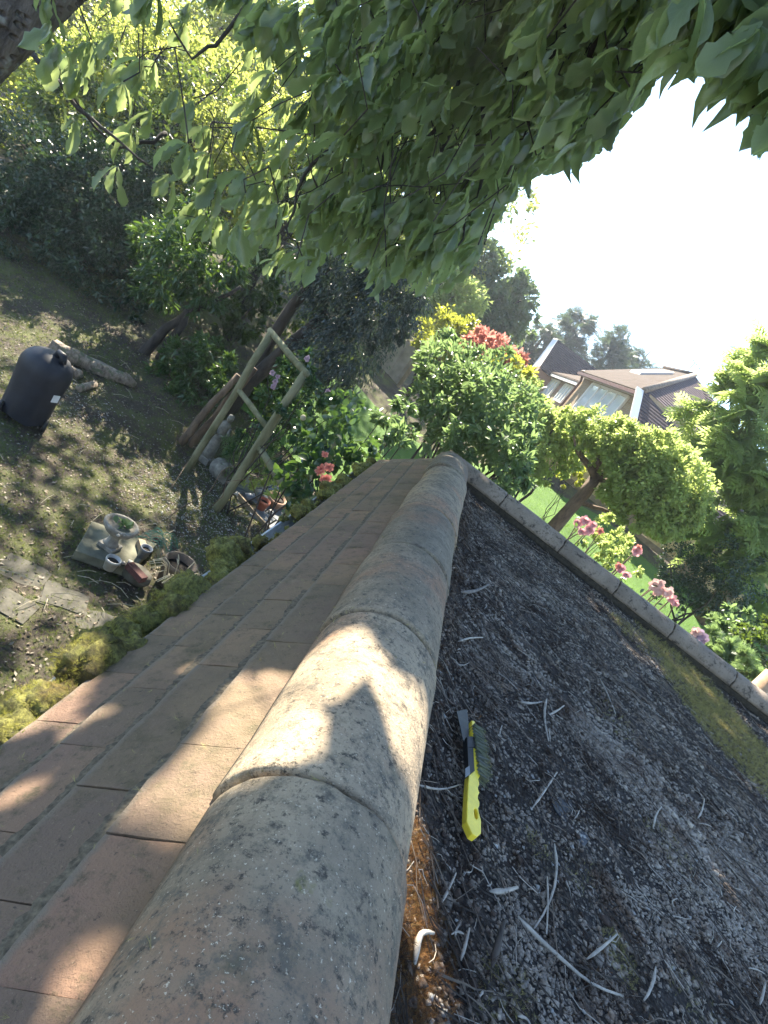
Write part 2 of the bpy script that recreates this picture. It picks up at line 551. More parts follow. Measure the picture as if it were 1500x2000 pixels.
# leaf kinds
YG = (0.52, 0.60, 0.045)
M['leaf_big'] = leaf_mat('broad_lobed_leaf', [(0.07, 0.102, 0.056), (0.098, 0.138, 0.066), (0.132, 0.178, 0.078), (0.085, 0.122, 0.085), (0.17, 0.20, 0.17)], 0.54, (0.46, 0.58, 0.19), 0.30, 0.8, True)
M['leaf_back'] = leaf_mat('backlit_leaf', [(0.08, 0.11, 0.028), (0.12, 0.15, 0.034), (0.16, 0.185, 0.045), (0.095, 0.125, 0.032)], 0.55, (0.64, 0.72, 0.15), 0.5, 0.3)
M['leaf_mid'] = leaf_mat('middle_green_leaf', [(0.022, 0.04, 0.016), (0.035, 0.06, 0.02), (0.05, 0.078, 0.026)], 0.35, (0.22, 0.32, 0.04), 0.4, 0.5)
M['leaf_dark'] = leaf_mat('dark_evergreen_leaf', [(0.018, 0.036, 0.02), (0.03, 0.056, 0.03), (0.045, 0.078, 0.04), (0.024, 0.048, 0.028)], 0.2, (0.10, 0.18, 0.03), 0.3, 0.6)
M['leaf_laurel'] = leaf_mat('laurel_leaf', [(0.02, 0.05, 0.016), (0.035, 0.075, 0.022), (0.055, 0.11, 0.03)], 0.25, (0.2, 0.34, 0.04), 0.28, 0.6)
M['leaf_blue'] = leaf_mat('blue_grey_leaf', [(0.022, 0.032, 0.036), (0.038, 0.052, 0.058), (0.06, 0.078, 0.085), (0.028, 0.042, 0.035)], 0.15, (0.12, 0.2, 0.08), 0.33, 0.7)
M['leaf_rose'] = leaf_mat('rose_leaf', [(0.022, 0.05, 0.026), (0.035, 0.075, 0.035), (0.055, 0.10, 0.05), (0.03, 0.06, 0.045)], 0.3, (0.2, 0.36, 0.05), 0.3, 0.6)
M['leaf_fresh'] = leaf_mat('fresh_green_leaf', [(0.065, 0.105, 0.045), (0.085, 0.14, 0.056), (0.115, 0.175, 0.07), (0.075, 0.12, 0.065)], 0.4, (0.34, 0.50, 0.17), 0.35, 0.5)
M['leaf_yellow'] = leaf_mat('yellow_green_leaf', [(0.14, 0.165, 0.022), (0.19, 0.215, 0.028), (0.25, 0.26, 0.04), (0.11, 0.14, 0.022)], 0.45, (0.58, 0.62, 0.07), 0.4, 0.4)
M['leaf_hedge'] = leaf_mat('hedge_leaf', [(0.15, 0.20, 0.06), (0.22, 0.28, 0.08), (0.30, 0.35, 0.105), (0.115, 0.16, 0.055)], 0.5, (0.66, 0.80, 0.24), 0.4, 0.45)
M['leaf_red'] = leaf_mat('red_new_leaf', [(0.40, 0.10, 0.07), (0.50, 0.18, 0.14), (0.36, 0.20, 0.07), (0.52, 0.25, 0.20)], 0.4, (0.8, 0.34, 0.28), 0.4, 0.4)
M['leaf_far'] = leaf_mat('far_tree_leaf', [(0.085, 0.13, 0.075), (0.11, 0.16, 0.085), (0.14, 0.19, 0.10)], 0.4, (0.25, 0.36, 0.10), 0.5, 0.3)
M['needle'] = leaf_mat('conifer_needle', [(0.035, 0.06, 0.042), (0.05, 0.082, 0.052), (0.07, 0.10, 0.06)], 0.2, (0.15, 0.22, 0.08), 0.5, 0.3)
M['cypress'] = leaf_mat('cypress_spray', [(0.13, 0.19, 0.075), (0.19, 0.26, 0.095), (0.26, 0.34, 0.115), (0.14, 0.20, 0.09)], 0.55, (0.60, 0.72, 0.24), 0.5, 0.3)
M['grass'] = leaf_mat('grass_blade', [(0.06, 0.10, 0.022), (0.09, 0.14, 0.032), (0.14, 0.155, 0.05), (0.045, 0.09, 0.022)], 0.3, (0.3, 0.36, 0.06), 0.6, 0.2)
M['grass_lawn'] = leaf_mat('lawn_blade', [(0.07, 0.17, 0.022), (0.11, 0.23, 0.034), (0.09, 0.19, 0.03)], 0.4, (0.30, 0.52, 0.05), 0.6, 0.2)
M['litter'] = leaf_mat('fallen_leaf', [(0.05, 0.038, 0.026), (0.11, 0.085, 0.055), (0.20, 0.165, 0.12), (0.30, 0.27, 0.22), (0.08, 0.055, 0.035)], 0.1, None, 0.8, 0.2)
M['petal_salmon'] = leaf_mat('salmon_petal', [(0.62, 0.21, 0.17), (0.70, 0.28, 0.22), (0.58, 0.17, 0.14)], 0.35, (0.8, 0.35, 0.28), 0.5, 0.3)
M['petal_pink'] = leaf_mat('pink_petal', [(0.62, 0.30, 0.32), (0.70, 0.40, 0.40), (0.55, 0.24, 0.30)], 0.35, (0.8, 0.45, 0.45), 0.5, 0.3)
M['petal_pale'] = leaf_mat('pale_pink_petal', [(0.68, 0.46, 0.40), (0.74, 0.54, 0.48), (0.66, 0.38, 0.36)], 0.35, (0.8, 0.55, 0.5), 0.5, 0.3)
M['petal_lilac'] = leaf_mat('lilac_petal', [(0.36, 0.24, 0.33), (0.46, 0.36, 0.43)], 0.3, (0.6, 0.45, 0.55), 0.5, 0.3)

# house materials
k = NT('pantile_roof', 0.85)
wv = k.n('ShaderNodeTexWave', wave_type='BANDS', bands_direction='Z'); wv.inputs['Scale'].default_value = 5.5
wv.inputs['Distortion'].default_value = 0.3
k.L(k.pos, wv.inputs['Vector'])
c = k.mix(k.mask(k.noise(3, 5), 0.35, 0.65), (0.085, 0.064, 0.05), (0.12, 0.093, 0.075))
c = k.mix(k.mask(wv.outputs['Fac'], 0.65, 0.9), c, (0.045, 0.034, 0.028))
k.color(c); k.bump(wv.outputs['Fac'], 0.7, 0.05); k.b.inputs['Specular IOR Level'].default_value = 0.08
M['house_roof'] = k.m
k = NT('shaded_tile_roof', 0.8)  # tile toned darker, painting in the shade on slopes facing us
wv = k.n('ShaderNodeTexWave', wave_type='BANDS', bands_direction='Z'); wv.inputs['Scale'].default_value = 3.4
wv.inputs['Distortion'].default_value = 0.3
k.L(k.pos, wv.inputs['Vector'])
c = k.mix(k.mask(k.noise(6, 5), 0.35, 0.65), (0.075, 0.055, 0.055), (0.115, 0.085, 0.085))
c = k.mix(k.mask(wv.outputs['Fac'], 0.7, 0.95), c, (0.03, 0.025, 0.03))
k.color(c); k.bump(wv.outputs['Fac'], 0.8, 0.06); k.b.inputs['Specular IOR Level'].default_value = 0.1
M['house_roof_shaded'] = k.m
k = NT('buff_brick', 0.9)
bt = k.n('ShaderNodeTexBrick'); bt.inputs['Scale'].default_value = 4.5
bt.inputs['Color1'].default_value = (0.36, 0.27, 0.16, 1); bt.inputs['Color2'].default_value = (0.29, 0.21, 0.125, 1); bt.inputs['Mortar'].default_value = (0.36, 0.32, 0.25, 1)
mp = k.n('ShaderNodeMapping'); mp.inputs['Rotation'].default_value = (R(90), 0, 0)
k.L(k.pos, mp.inputs[0]); k.L(mp.outputs[0], bt.inputs['Vector'])
k.color(bt.outputs[0])
M['house_brick'] = k.m
M['white_paint'] = plain('white_paint', (0.74, 0.74, 0.72), 0.5, 0.06)
k = NT('window_glass', 0.04); k.color((0.03, 0.035, 0.04)); k.b.inputs['Specular IOR Level'].default_value = 1.0
k.b.inputs['Metallic'].default_value = 0.65; k.b.inputs['Base Color'].default_value = (0.55, 0.6, 0.65, 1)
M['glass'] = k.m
k = NT('sky_reflection_pane', 0.08); k.color((0.62, 0.68, 0.74)); k.b.inputs['Specular IOR Level'].default_value = 0.8  # pale colour painted in place of sky mirrored by the panes
M['pane_sky'] = k.m
M['downpipe'] = plain('brown_pipe', (0.12, 0.05, 0.035), 0.5, 0.2)
M['brown_panel'] = plain('brown_hung_panel', (0.27, 0.155, 0.10), 0.8, 0.2)
M['metal_pale'] = plain('aerial_metal', (0.4, 0.4, 0.42), 0.4, 0.1)
M['render_wall'] = plain('garage_wall', (0.30, 0.22, 0.16), 0.9, 0.2, 20)

# ------------------------------------------------------------------ leaf shapes (u along, v across, w out of plane)
T_DIA = (np.array([(0, 0, 0), (.45, .5, .07), (.45, -.5, .07), (1, 0, -.06)]), np.array([(0, 2, 3), (0, 3, 1)]))
T_OVAL = (np.array([(0, 0, 0), (.3, .42, .06), (.3, -.42, .06), (.65, .4, .03), (.65, -.4, .03), (1, 0, -.12), (.5, 0, -.02)]),
          np.array([(0, 6, 1), (1, 6, 3), (3, 6, 5), (0, 2, 6), (2, 4, 6), (4, 5, 6)]))
_u = [0, .12, .26, .40, .52, .64, .76, .88, 1.0]
_w = [.03, .13, .27, .24, .43, .36, .50, .30, 0]
_V, _Fc = [], []
for _i, (a, b) in enumerate(zip(_u, _w)):
    dz = -0.42 * a * a
    _V += [(a, 0, dz - .02), (a + .03 * (_i % 2), b, dz + b * .24 + .03 * (_i % 2)), (a - .02 + .05 * (_i % 2), -b * .95, dz + b * .20 - .03 * (_i % 2))]
for _i in range(len(_u) - 1):
    p, q = _i * 3, _i * 3 + 3
    _Fc += [(p, q, q + 1), (p, q + 1, p + 1), (p, p + 2, q + 2), (p, q + 2, q)]
T_LOBE = (np.array(_V), np.array(_Fc))
_V, _Fc = [(0, .012, 0), (0, -.012, 0), (1, 0, -.12)], [(0, 1, 2)]
for _i in range(5):
    a = .06 + .17 * _i
    ln = .34 * math.sin(PI * (.25 + .7 * _i / 5.0)) + .06
    for s_ in (1, -1):
        o_ = len(_V)
        _V += [(a, 0, -.12 * a * a), (a + .06, 0, -.12 * a * a), (a + ln * .8, s_ * ln, -.12 * a * a - .10 * ln), (a + ln * .22, s_ * ln * .66, -.05 * ln - .12 * a * a)]
        _Fc += [(o_, o_ + 1, o_ + 2), (o_, o_ + 2, o_ + 3)]
T_FROND = (np.array(_V), np.array(_Fc))
T_BLADE = (np.array([(0, .5, 0), (0, -.5, 0), (1, 0, .0)]), np.array([(0, 1, 2)]))
_V, _Fc = [], []
for _i in range(6):
    t = _i * 2.4
    o_ = len(_V)
    d_ = np.array([.55 + .45 * random.random(), .8 * math.cos(t), .8 * math.sin(t)])
    _V += [(0.1 * _i, .03, 0), (0.1 * _i, -.03, 0), (d_[0] + .05 * _i, d_[1] * .5, d_[2] * .5)]
    _Fc += [(o_, o_ + 1, o_ + 2)]
T_TUFT = (np.array(_V), np.array(_Fc))


def leaves(pos, d, n, length, width, tmpl):
    d = nrm(d)
    side = nrm(np.cross(n, d))
    up = np.cross(d, side)
    V0, F0 = tmpl
    length = np.broadcast_to(np.asarray(length, float), (len(pos),))
    width = np.broadcast_to(np.asarray(width, float), (len(pos),))
    V = (pos[:, None, :] + d[:, None, :] * (V0[None, :, 0:1] * length[:, None, None])
         + side[:, None, :] * (V0[None, :, 1:2] * width[:, None, None]) + up[:, None, :] * (V0[None, :, 2:3] * length[:, None, None]))
    Fc = F0[None] + (np.arange(len(pos)) * len(V0))[:, None, None]
    return V.reshape(-1, 3), Fc.reshape(-1, 3)


def leaf_uv(me, tmpl, n):
    a = me.attributes.new('luv', 'FLOAT_VECTOR', 'POINT')
    a.data.foreach_set('vector', np.tile(tmpl[0] * [1, 1, 0], (n, 1)).astype(np.float32).ravel())
    return me


def leaf_obj(name, pos, d, n, length, width, tmpl, mat, parent=None, smooth_=False, uv=False):
    V, Fc = leaves(pos, d, n, length, width, tmpl)
    me = mesh_from(V, Fc, smooth_, name)
    if uv: leaf_uv(me, tmpl, len(pos))
    return link(name, me, parent, mat)


def rand_dir(n):
    return nrm(rng.normal(size=(n, 3)))


def cloud(ells, n, clump=60, shell=0.55, subr=0.22):
    """points and outward directions through a crown made of lumpy ellipsoids."""
    ells = [np.asarray(e, float) for e in ells]
    wts = np.array([(e[3] * e[4] * e[5]) ** (2 / 3) for e in ells]); wts /= wts.sum()
    P, D = [], []
    for e, w in zip(ells, wts):
        k = max(8, int(n * w))
        ns = max(4, k // clump)
        sd_ = rand_dir(ns)
        sr = shell + (1.02 - shell) * rng.random(ns) ** 0.7
        sc = sd_ * sr[:, None]
        idx = rng.integers(0, ns, k)
        off = rand_dir(k) * (rng.random(k) ** 0.5)[:, None] * (subr * rng.uniform(0.5, 1.4, ns))[idx][:, None]
        p = sc[idx] + off
        P.append(e[:3] + p * e[3:6])
        D.append(nrm(off * 2.5 / subr * 0.3 + sd_[idx] * 0.7))
    return np.vstack(P), np.vstack(D)


def ell(px, py, r, Y, ry=None, depth=None, k=1.0):
    c = at(px, py, Y)
    a = pxr(r, Y) * k
    b = pxr(ry if ry else r, Y) * k
    return (*c, a, depth if depth else a, b)


def crown(name, parent, ells, n, size, mat, tmpl=T_DIA, asp=0.5, droop=0.3, clump=60, shell=0.5, subr=0.22, flat=0.4, keep=None):
    P, D = cloud(ells, n, clump, shell, subr)
    if keep is not None:
        kk = keep(P); P, D = P[kk], D[kk]
    k = len(P)
    d = nrm(D * 0.8 + rand_dir(k) * 0.8 + np.array([0, 0, -droop]))
    nn = nrm(rand_dir(k) + D * flat + np.array([0, 0, flat]))
    ln = size * rng.uniform(0.65, 1.3, k)
    return leaf_obj(name, P, d, nn, ln, ln * asp, tmpl, mat, parent)


def wob(a, b, n=5, amp=0.06):
    a, b = np.asarray(a, float), np.asarray(b, float)
    L_ = np.linalg.norm(b - a)
    out = []
    for i in range(n):
        t = i / (n - 1)
        p = a + (b - a) * t
        if 0 < i < n - 1: p = p + rng.normal(size=3) * amp * L_
        out.append(p)
    return out


def trunk(parent, pts, r0, r1, mat, name='trunk', n=8, rough=0.12):
    rad = np.linspace(r0, r1, len(pts))
    return MB().tube(pts, rad, n, True, rough).build(name, mat, parent, True)


def inst(name, me, parent, loc, rot=None, scale=(1, 1, 1), mat=None):
    """one more object using a shared mesh, placed in world space under parent."""
    if mat is not None and not me.materials: me.materials.append(mat)
    o = bpy.data.objects.new(name, me)
    COL.objects.link(o)
    if rot is None: Rm = Matrix.Identity(3)
    else: Rm = Matrix([[float(v) for v in r] for r in np.asarray(rot)])
    Mx = Matrix.Translation([float(v) for v in loc]) @ Rm.to_4x4() @ Matrix.Diagonal((*[float(s) for s in scale], 1))
    if parent is not None:
        o.parent = parent
        P, t = Matrix.Identity(4), parent
        chain = []
        while t is not None:
            chain.append(t); t = t.parent
        for t in reversed(chain):
            P = P @ t.matrix_parent_inverse @ t.matrix_basis
        o.matrix_parent_inverse = P.inverted()
    o.matrix_basis = Mx
    return o


def frame(fwd, up=(0, 0, 1)):
    f = nrm(np.asarray(fwd, float)); u = np.asarray(up, float)
    x = nrm(np.cross(f, u)); z = np.cross(x, f)
    return np.array([x, f, z]).T        # columns: local x, y(forward), z


def rand_rot(n):
    a, b, c = rng.random((3, n))
    q = np.stack([np.sqrt(1 - a) * np.sin(2 * PI * b), np.sqrt(1 - a) * np.cos(2 * PI * b), np.sqrt(a) * np.sin(2 * PI * c), np.sqrt(a) * np.cos(2 * PI * c)], 1)
    x, y, z, w = q.T
    return np.stack([np.stack([1 - 2 * (y * y + z * z), 2 * (x * y - z * w), 2 * (x * z + y * w)], 1),
                     np.stack([2 * (x * y + z * w), 1 - 2 * (x * x + z * z), 2 * (y * z - x * w)], 1),
                     np.stack([2 * (x * z - y * w), 2 * (y * z + x * w), 1 - 2 * (x * x + y * y)], 1)], 1)


OCT_V = np.array([(1, 0, 0), (-1, 0, 0), (0, 1, 0), (0, -1, 0), (0, 0, 1), (0, 0, -1)], float)
OCT_F = np.array([(0, 2, 4), (2, 1, 4), (1, 3, 4), (3, 0, 4), (2, 0, 5), (1, 2, 5), (3, 1, 5), (0, 3, 5)])


def pebbles(name, pos, size, mat, flat=0.6, parent=None):
    n = len(pos)
    sc = rng.uniform(0.6, 1.3, (n, 1, 3)) * np.asarray(size).reshape(-1, 1, 1)
    V = OCT_V[None] * sc * (1 + rng.uniform(-0.3, 0.3, (n, 6, 1)))
    V = np.einsum('nij,nkj->nki', rand_rot(n), V)
    V[:, :, 2] *= flat
    V += pos[:, None, :]
    Fc = OCT_F[None] + (np.arange(n) * 6)[:, None, None]
    return link(name, mesh_from(V.reshape(-1, 3), Fc.reshape(-1, 3)), parent, mat)


def bumpy(x, y, a, b, f):
    return a * np.sin(x * f + 1.7 * np.sin(y * f * .6 + b)) * np.cos(y * f * 1.13 + 1.3 * np.sin(x * f * .7 + b))


# ================================================================== SETTING: terrain
xs = np.unique(np.concatenate([np.linspace(-12, 12, 161), np.linspace(-45, 45, 61), np.linspace(-600, 600, 41)]))
ys = np.unique(np.concatenate([np.linspace(-2, 18, 151), np.linspace(-20, 60, 61), np.linspace(-300, 1000, 51)]))
X, Y_ = np.meshgrid(xs, ys)
Z = height(X, Y_)
nx, ny = len(xs), len(ys)
q = np.arange(nx * ny).reshape(ny, nx)
Fq = np.stack([q[:-1, :-1], q[:-1, 1:], q[1:, 1:], q[1:, :-1]], -1).reshape(-1, 4)
gr = link('ground', mesh_from(np.stack([X, Y_, Z], -1).reshape(-1, 3), Fq, True), None, M['ground'])
tag(gr, 'mossy brown garden soil sloping up away from the garage', kind='structure')


def sheet(name, x0, x1, y0, y1, dz, mat, step=0.25, wob_=0.25):
    gx, gy = np.arange(x0, x1 + 1e-6, step), np.arange(y0, y1 + 1e-6, step)
    A, B = np.meshgrid(gx, gy)
    A = A.copy(); B = B.copy()
    B[0] += wob_ * np.sin(A[0] * 2.3); B[-1] += wob_ * np.sin(A[-1] * 1.9)
    A[:, 0] += wob_ * np.sin(B[:, 0] * 2.1); A[:, -1] += wob_ * np.sin(B[:, -1] * 1.7)
    qq = np.arange(A.size).reshape(A.shape)
    ff = np.stack([qq[:-1, :-1], qq[:-1, 1:], qq[1:, 1:], qq[1:, :-1]], -1).reshape(-1, 4)
    return link(name, mesh_from(np.stack([A, B, height(A, B) + dz], -1).reshape(-1, 3), ff, True), None, mat)


tag(sheet('lawn', -3.2, 11.5, 9.2, 13.4, 0.03, M['lawn']), 'bright sunlit lawn beyond the end of the garage roof', kind='structure')

# ================================================================== GARAGE ROOF
garage = thing('garage', 'garage roof of ridge tiles, sloping clay tiles and dark stone chippings', 'garage roof', (1.6, 1.2, 0))
XL, ZB, XC, RR = 0.037, CZ - 0.53, 0.157, 0.12
ZG = CZ - 0.56
# deck with uneven humus
gx, gy = np.arange(0.2, 3.6, 0.02), np.arange(-1.2, 3.5, 0.02)
A, B = np.meshgrid(gx, gy)


def deck_z(x, y):
    z = ZG + bumpy(x, y, .004, .3, 9) + bumpy(x, y, .003, 2.1, 31) + bumpy(x, y, .002, 4.1, 77)
    z = z + 0.03 * np.exp(-((x - 0.29) / 0.05) ** 2)
    z = z + 0.022 * np.exp(-np.abs(3.37 - 0.115 * (x - .2) - y) / 0.06)
    return z


H = deck_z(A, B)
qq = np.arange(A.size).reshape(A.shape)
ff = np.stack([qq[:-1, :-1], qq[:-1, 1:], qq[1:, 1:], qq[1:, :-1]], -1).reshape(-1, 4)
inside = (B.ravel()[ff].max(1) < 3.45 - 0.115 * (A.ravel()[ff].max(1) - .2))
link('roof_deck', mesh_from(np.stack([A, B, H], -1).reshape(-1, 3), ff[inside], True), garage, M['deck'])
# walls and eaves below
MB().box((1.75, 1.1, 1.1), (3.66, 4.4, 2.2)).build('wall', M['render_wall'], garage)
sl = MB()
sl.prism([(XL + .1, -1.2, ZB + .055), (-.235, -1.2, ZB - .315), (-.235, -1.2, ZB - .37), (XL + .1, -1.2, ZB - .37)], (0, 5.0 - .18, 0))
sl.build('roof_underlay', M['mortar'], garage)
MB().prism([(0.1, 3.50, ZB - .02), (3.6, 3.10, ZB - .02), (3.6, 3.38, ZB - .30), (-.2, 3.80, ZB - .30)], (0, 0, -0.04)).build('far_slope', M['tile'], garage)

# sloping clay tiles, every one its own piece
TW, TL, TT = 0.1528, 0.262, 0.015
dn = nrm([-1, 0, -1]); nm = nrm([-1, 0, 1])
tile_meshes = []
for vi in range(6):
    bm = bmesh.new()
    bmesh.ops.create_grid(bm, x_segments=4, y_segments=6, size=0.5)
    for v in bm.verts:
        u, w = v.co.x, v.co.y
        ex = (rng.normal() * 0.0005) if abs(abs(u) - .5) < .01 or abs(abs(w) - .5) < .01 else 0
        v.co = Vector((u * TW + ex, w * TL + ex * 1.3, 0.0012 * (1 - (2 * u) ** 2) + 0.0012 * (1 - (2 * w) ** 2) + rng.normal() * 0.0005))
    r = bmesh.ops.extrude_face_region(bm, geom=bm.faces[:])
    for g in r['geom']:
        if isinstance(g, bmesh.types.BMVert): g.co.z -= TT
    bmesh.ops.recalc_face_normals(bm, faces=bm.faces[:])
    me = bpy.data.meshes.new('tile_mesh'); bm.to_mesh(me); bm.free()
    me.materials.append(M['tile'])
    tile_meshes.append(me)
tilt = 0.15
PITCHY = 0.1545
for kk in range(4):
    dk = 0.096 + 0.098 * kk
    y0 = 0.914 - (kk % 2) * PITCHY / 2 + (0.012 if kk == 2 else 0)
    low = np.array([XL, 0, ZB]) + dn * dk
    up_dir = -dn * math.cos(tilt) - nm * math.sin(tilt)
    nn = nm * math.cos(tilt) - dn * math.sin(tilt)
    for j in range(-13, 20):
        yc = y0 + (j + .5) * PITCHY
        c = low + up_dir * TL / 2 + np.array([0, yc, 0]) + nn * rng.normal() * 0.0004
        hip_y = 3.47 + (XL - low[0])
        if yc > hip_y + 0.02: continue
        a = rng.normal() * 0.003
        e1 = np.array([0, 1, 0]) * math.cos(a) + up_dir * math.sin(a)
        e2 = np.cross(nn, e1)
        inst('roof_tile', tile_meshes[rng.integers(6)], garage, c, np.array([e1, e2, nn]).T)

mb = MB()  # dark strips below each course: dirt, plus shade painted into the colour
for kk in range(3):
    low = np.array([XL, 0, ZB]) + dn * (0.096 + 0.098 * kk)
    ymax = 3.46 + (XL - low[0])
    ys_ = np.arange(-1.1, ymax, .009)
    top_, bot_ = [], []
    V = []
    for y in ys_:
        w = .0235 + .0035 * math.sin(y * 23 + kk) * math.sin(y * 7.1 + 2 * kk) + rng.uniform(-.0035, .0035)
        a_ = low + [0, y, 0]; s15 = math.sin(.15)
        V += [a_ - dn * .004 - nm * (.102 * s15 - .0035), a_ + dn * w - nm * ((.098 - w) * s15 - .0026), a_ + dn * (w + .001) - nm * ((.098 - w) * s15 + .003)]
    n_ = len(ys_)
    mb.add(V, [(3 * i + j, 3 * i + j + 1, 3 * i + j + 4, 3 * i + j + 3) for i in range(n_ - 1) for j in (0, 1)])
o = mb.build('dirt_shade_seam', plain('mossy_dirt_and_shade', (0.105, 0.085, 0.056), 0.95, 0.6, 130, 0.8), garage); tag(o, kind='stuff')

# half-round ridge tiles
def ridge_mesh(r0=RR, r1=RR, h=1.0, seed=0.0):
    mb = MB()
    n = 20
    V, Fc = [], []
    rows = [0, .012, .03, .25, .5, .75, .97, .988, 1]
    for layer in (0, 1):
        for yi in rows:
            k = 1.0
            if yi in (0, 1): k = 0.972
            rr = (r0 if layer == 0 else r0 - .016) * (k if layer == 0 else 1)
            for i in range(n + 1):
                t = PI * i / n
                V.append((rr * math.cos(t) * 1.0, yi, rr * (math.sin(t) ** 0.88) * h))
    L_ = len(rows); nn_ = n + 1
    for yi in range(L_ - 1):
        for i in range(n):
            a = yi * nn_ + i
            Fc.append((a, a + 1, a + nn_ + 1, a + nn_))
            b = L_ * nn_ + a
            Fc.append((b, b + nn_, b + nn_ + 1, b + 1))
        for i in (0, n):
            a = yi * nn_ + i; b = L_ * nn_ + a
            Fc.append((a, a + nn_, b + nn_, b) if i == 0 else (a, b, b + nn_, a + nn_))
    for yi in (0, L_ - 1):
        for i in range(n):
            a = yi * nn_ + i; b = L_ * nn_ + a
            Fc.append((a, b, b + 1, a + 1) if yi == 0 else (a, a + 1, b + 1, b))
    V = np.array(V)
    lf = lambda a, b, c: np.sin(a * 31 + seed) * np.cos(b * 9.0 + seed * 2) + .6 * np.sin(c * 47 + b * 17 + seed) + .35 * np.sin(b * 41 + a * 60 + seed)
    k2 = 1 + .010 * lf(V[:, 0], V[:, 1], V[:, 2])
    V[:, 0] *= k2; V[:, 2] *= k2
    endm = (V[:, 1] < .001) | (V[:, 1] > .999)
    V[endm, 1] += rng.normal(size=endm.sum()) * .0045
    mb.add(V, Fc)
    return mb.mesh(True, 'ridge_tile_mesh')


rms = [ridge_mesh(seed=1.7 * i) for i in range(5)]
for rmesh in rms: rmesh.materials.append(M['ridge'])
joints = [-1.28, -.83, -.39, .055, .50, .945, 1.385, 1.86, 2.36, 2.88, 3.43]
for a, b in zip(joints[:-1], joints[1:]):
    g = 0.012
    inst('ridge_tile', rms[rng.integers(5)], garage, (XC + rng.normal() * .0025, a + g / 2, ZB - .005 + rng.normal() * .003), rotz(rng.normal() * .008), (1, b - a - g, 1.0 + rng.normal() * .012))
MB().tube([(XC, -1.28, ZB - .01), (XC, 3.44, ZB - .01)], RR - .012, 20).build('mortar_bed', M['mortar'], garage)
# hip cap running down to the gutter corner
hd = nrm([-1, 1, -1])
inst('hip_tile', rmesh, garage, np.array([XC - .03, 3.37, ZB - .012]), frame(hd), (0.66, .58, 0.55))
# parapet of half-round tiles along the far edge
pd = nrm([1, -.115, 0])
pmesh = ridge_mesh(); pmesh.materials.append(M['parapet'])
pj = [0.02, .37, .80, 1.19, 1.57, 1.99, 2.42, 2.86, 3.3]
p0 = np.array([0.16, 3.435, ZB + .03])
for a, b in zip(pj[:-1], pj[1:]):
    inst('ridge_tile', pmesh, garage, p0 + pd * (a + .004), frame(pd) @ rotz(rng.normal() * .006), (.66, b - a - .006, .70 + rng.normal() * .015))
MB().tube([p0, p0 + pd * 3.3], RR * .66 - .011, 18).build('mortar_bed', M['mortar'], garage)
MB().lathe([(.0, .115), (.06, .105), (.10, .07), (.122, 0.0), (.122, -.03)], (XC + .005, 3.43, ZB), 18).build('mortar_cap', M['ridge'], garage, True)

# gutter with a thin white lip
gut = MB()
prof = [(-.052 * math.cos(t), -.05 * math.sin(t)) for t in np.linspace(0, PI, 9)]
inn = [(-.046 * math.cos(t), -.044 * math.sin(t)) for t in np.linspace(PI, 0, 9)]
GX, GZ = -.249, CZ - .868
gut.prism([(GX + x, -1.2, GZ + z) for x, z in prof + inn], (0, 4.95, 0))
gut.build('gutter', M['gutter'], garage)
MB().box((-.195, 1.2, CZ - .93), (.012, 4.9, .12)).build('fascia_board', M['gutter'], garage)


# moss in the gutter
def moss_clumps():
    P, Dn, Ln, lumps = [], [], [], []
    y = -0.6
    gaps = [(1.60, 1.72), (1.78, 2.12), (2.33, 2.47), (2.98, 3.2), (.98, 1.06)]
    while y < 3.72:
        y += rng.uniform(.02, .05)
        ingap = any(a < y < b for a, b in gaps)
        r = rng.uniform(.024, .050) * (0.35 if ingap else 1.0)
        near = 1.15 if y < 0.95 else (1.1 if y < 1.6 else 0.85)
        r *= near
        c = np.array([-.262 + rng.normal() * .016, y, GZ + .005 + (0 if ingap else rng.uniform(.008, .04) * near)])
        lumps.append((c, r * .86))
        k = int((330 if y < 1.2 else 170) * (r / .04) ** 2)
        d = rand_dir(k); d[:, 2] = np.abs(d[:, 2]) * .9 - .15
        P.append(c + d * r * rng.uniform(.8, .98, (k, 1)) * (1 + .25 * np.sin(d[:, :1] * 7 + y * 50) * np.cos(d[:, 1:2] * 6)) * np.array([1.1, 1.2, .9])); Dn.append(nrm(d + rand_dir(k) * .7)); Ln.append(np.full(k, 1.0) * rng.uniform(.007, .014, k))
    P, Dn, Ln = np.vstack(P), np.vstack(Dn), np.concatenate(Ln)
    LV, LF, off = [], [], 0
    bmi = bmesh.new(); bmesh.ops.create_icosphere(bmi, subdivisions=3, radius=1.0)
    iv = np.array([v.co[:] for v in bmi.verts]); jf = np.array([[v.index for v in f.verts] for f in bmi.faces]); bmi.free()
    for c, r in lumps:
        ph = rng.uniform(0, 9, 3)
        k3 = 1 + .16 * np.sin(iv[:, 0] * 5 + ph[0]) * np.sin(iv[:, 1] * 5 + ph[1]) + .13 * np.sin(iv[:, 2] * 9 + ph[2] + iv[:, 0] * 7) + .10 * np.sin(iv[:, 1] * 15 + ph[0]) * np.sin(iv[:, 0] * 14 + iv[:, 2] * 12) + rng.normal(size=len(iv)) * .05
        LV.append(c + iv * k3[:, None] * r * np.array([1.05, 1.2, .85])); LF.append(jf + off); off += len(iv)
    lo_ = link('gutter_moss_cushions', mesh_from(np.vstack(LV), np.vstack(LF), True), garage, M['moss_lump']); tag(lo_, kind='stuff')
    V, Fc = leaves(P, Dn, rand_dir(len(P)), Ln, Ln * .8, T_TUFT)
    o = link('gutter_moss', mesh_from(V, Fc), garage, M['moss'])
    tag(o, kind='stuff')


moss_clumps()


# slope and ridge: strands of moss, needles and crumbs lying on the tiles
def slope_pt(d, y):
    return np.array([XL, 0, ZB]) + dn * d + nm * 0.026 + np.array([0, y, 0])


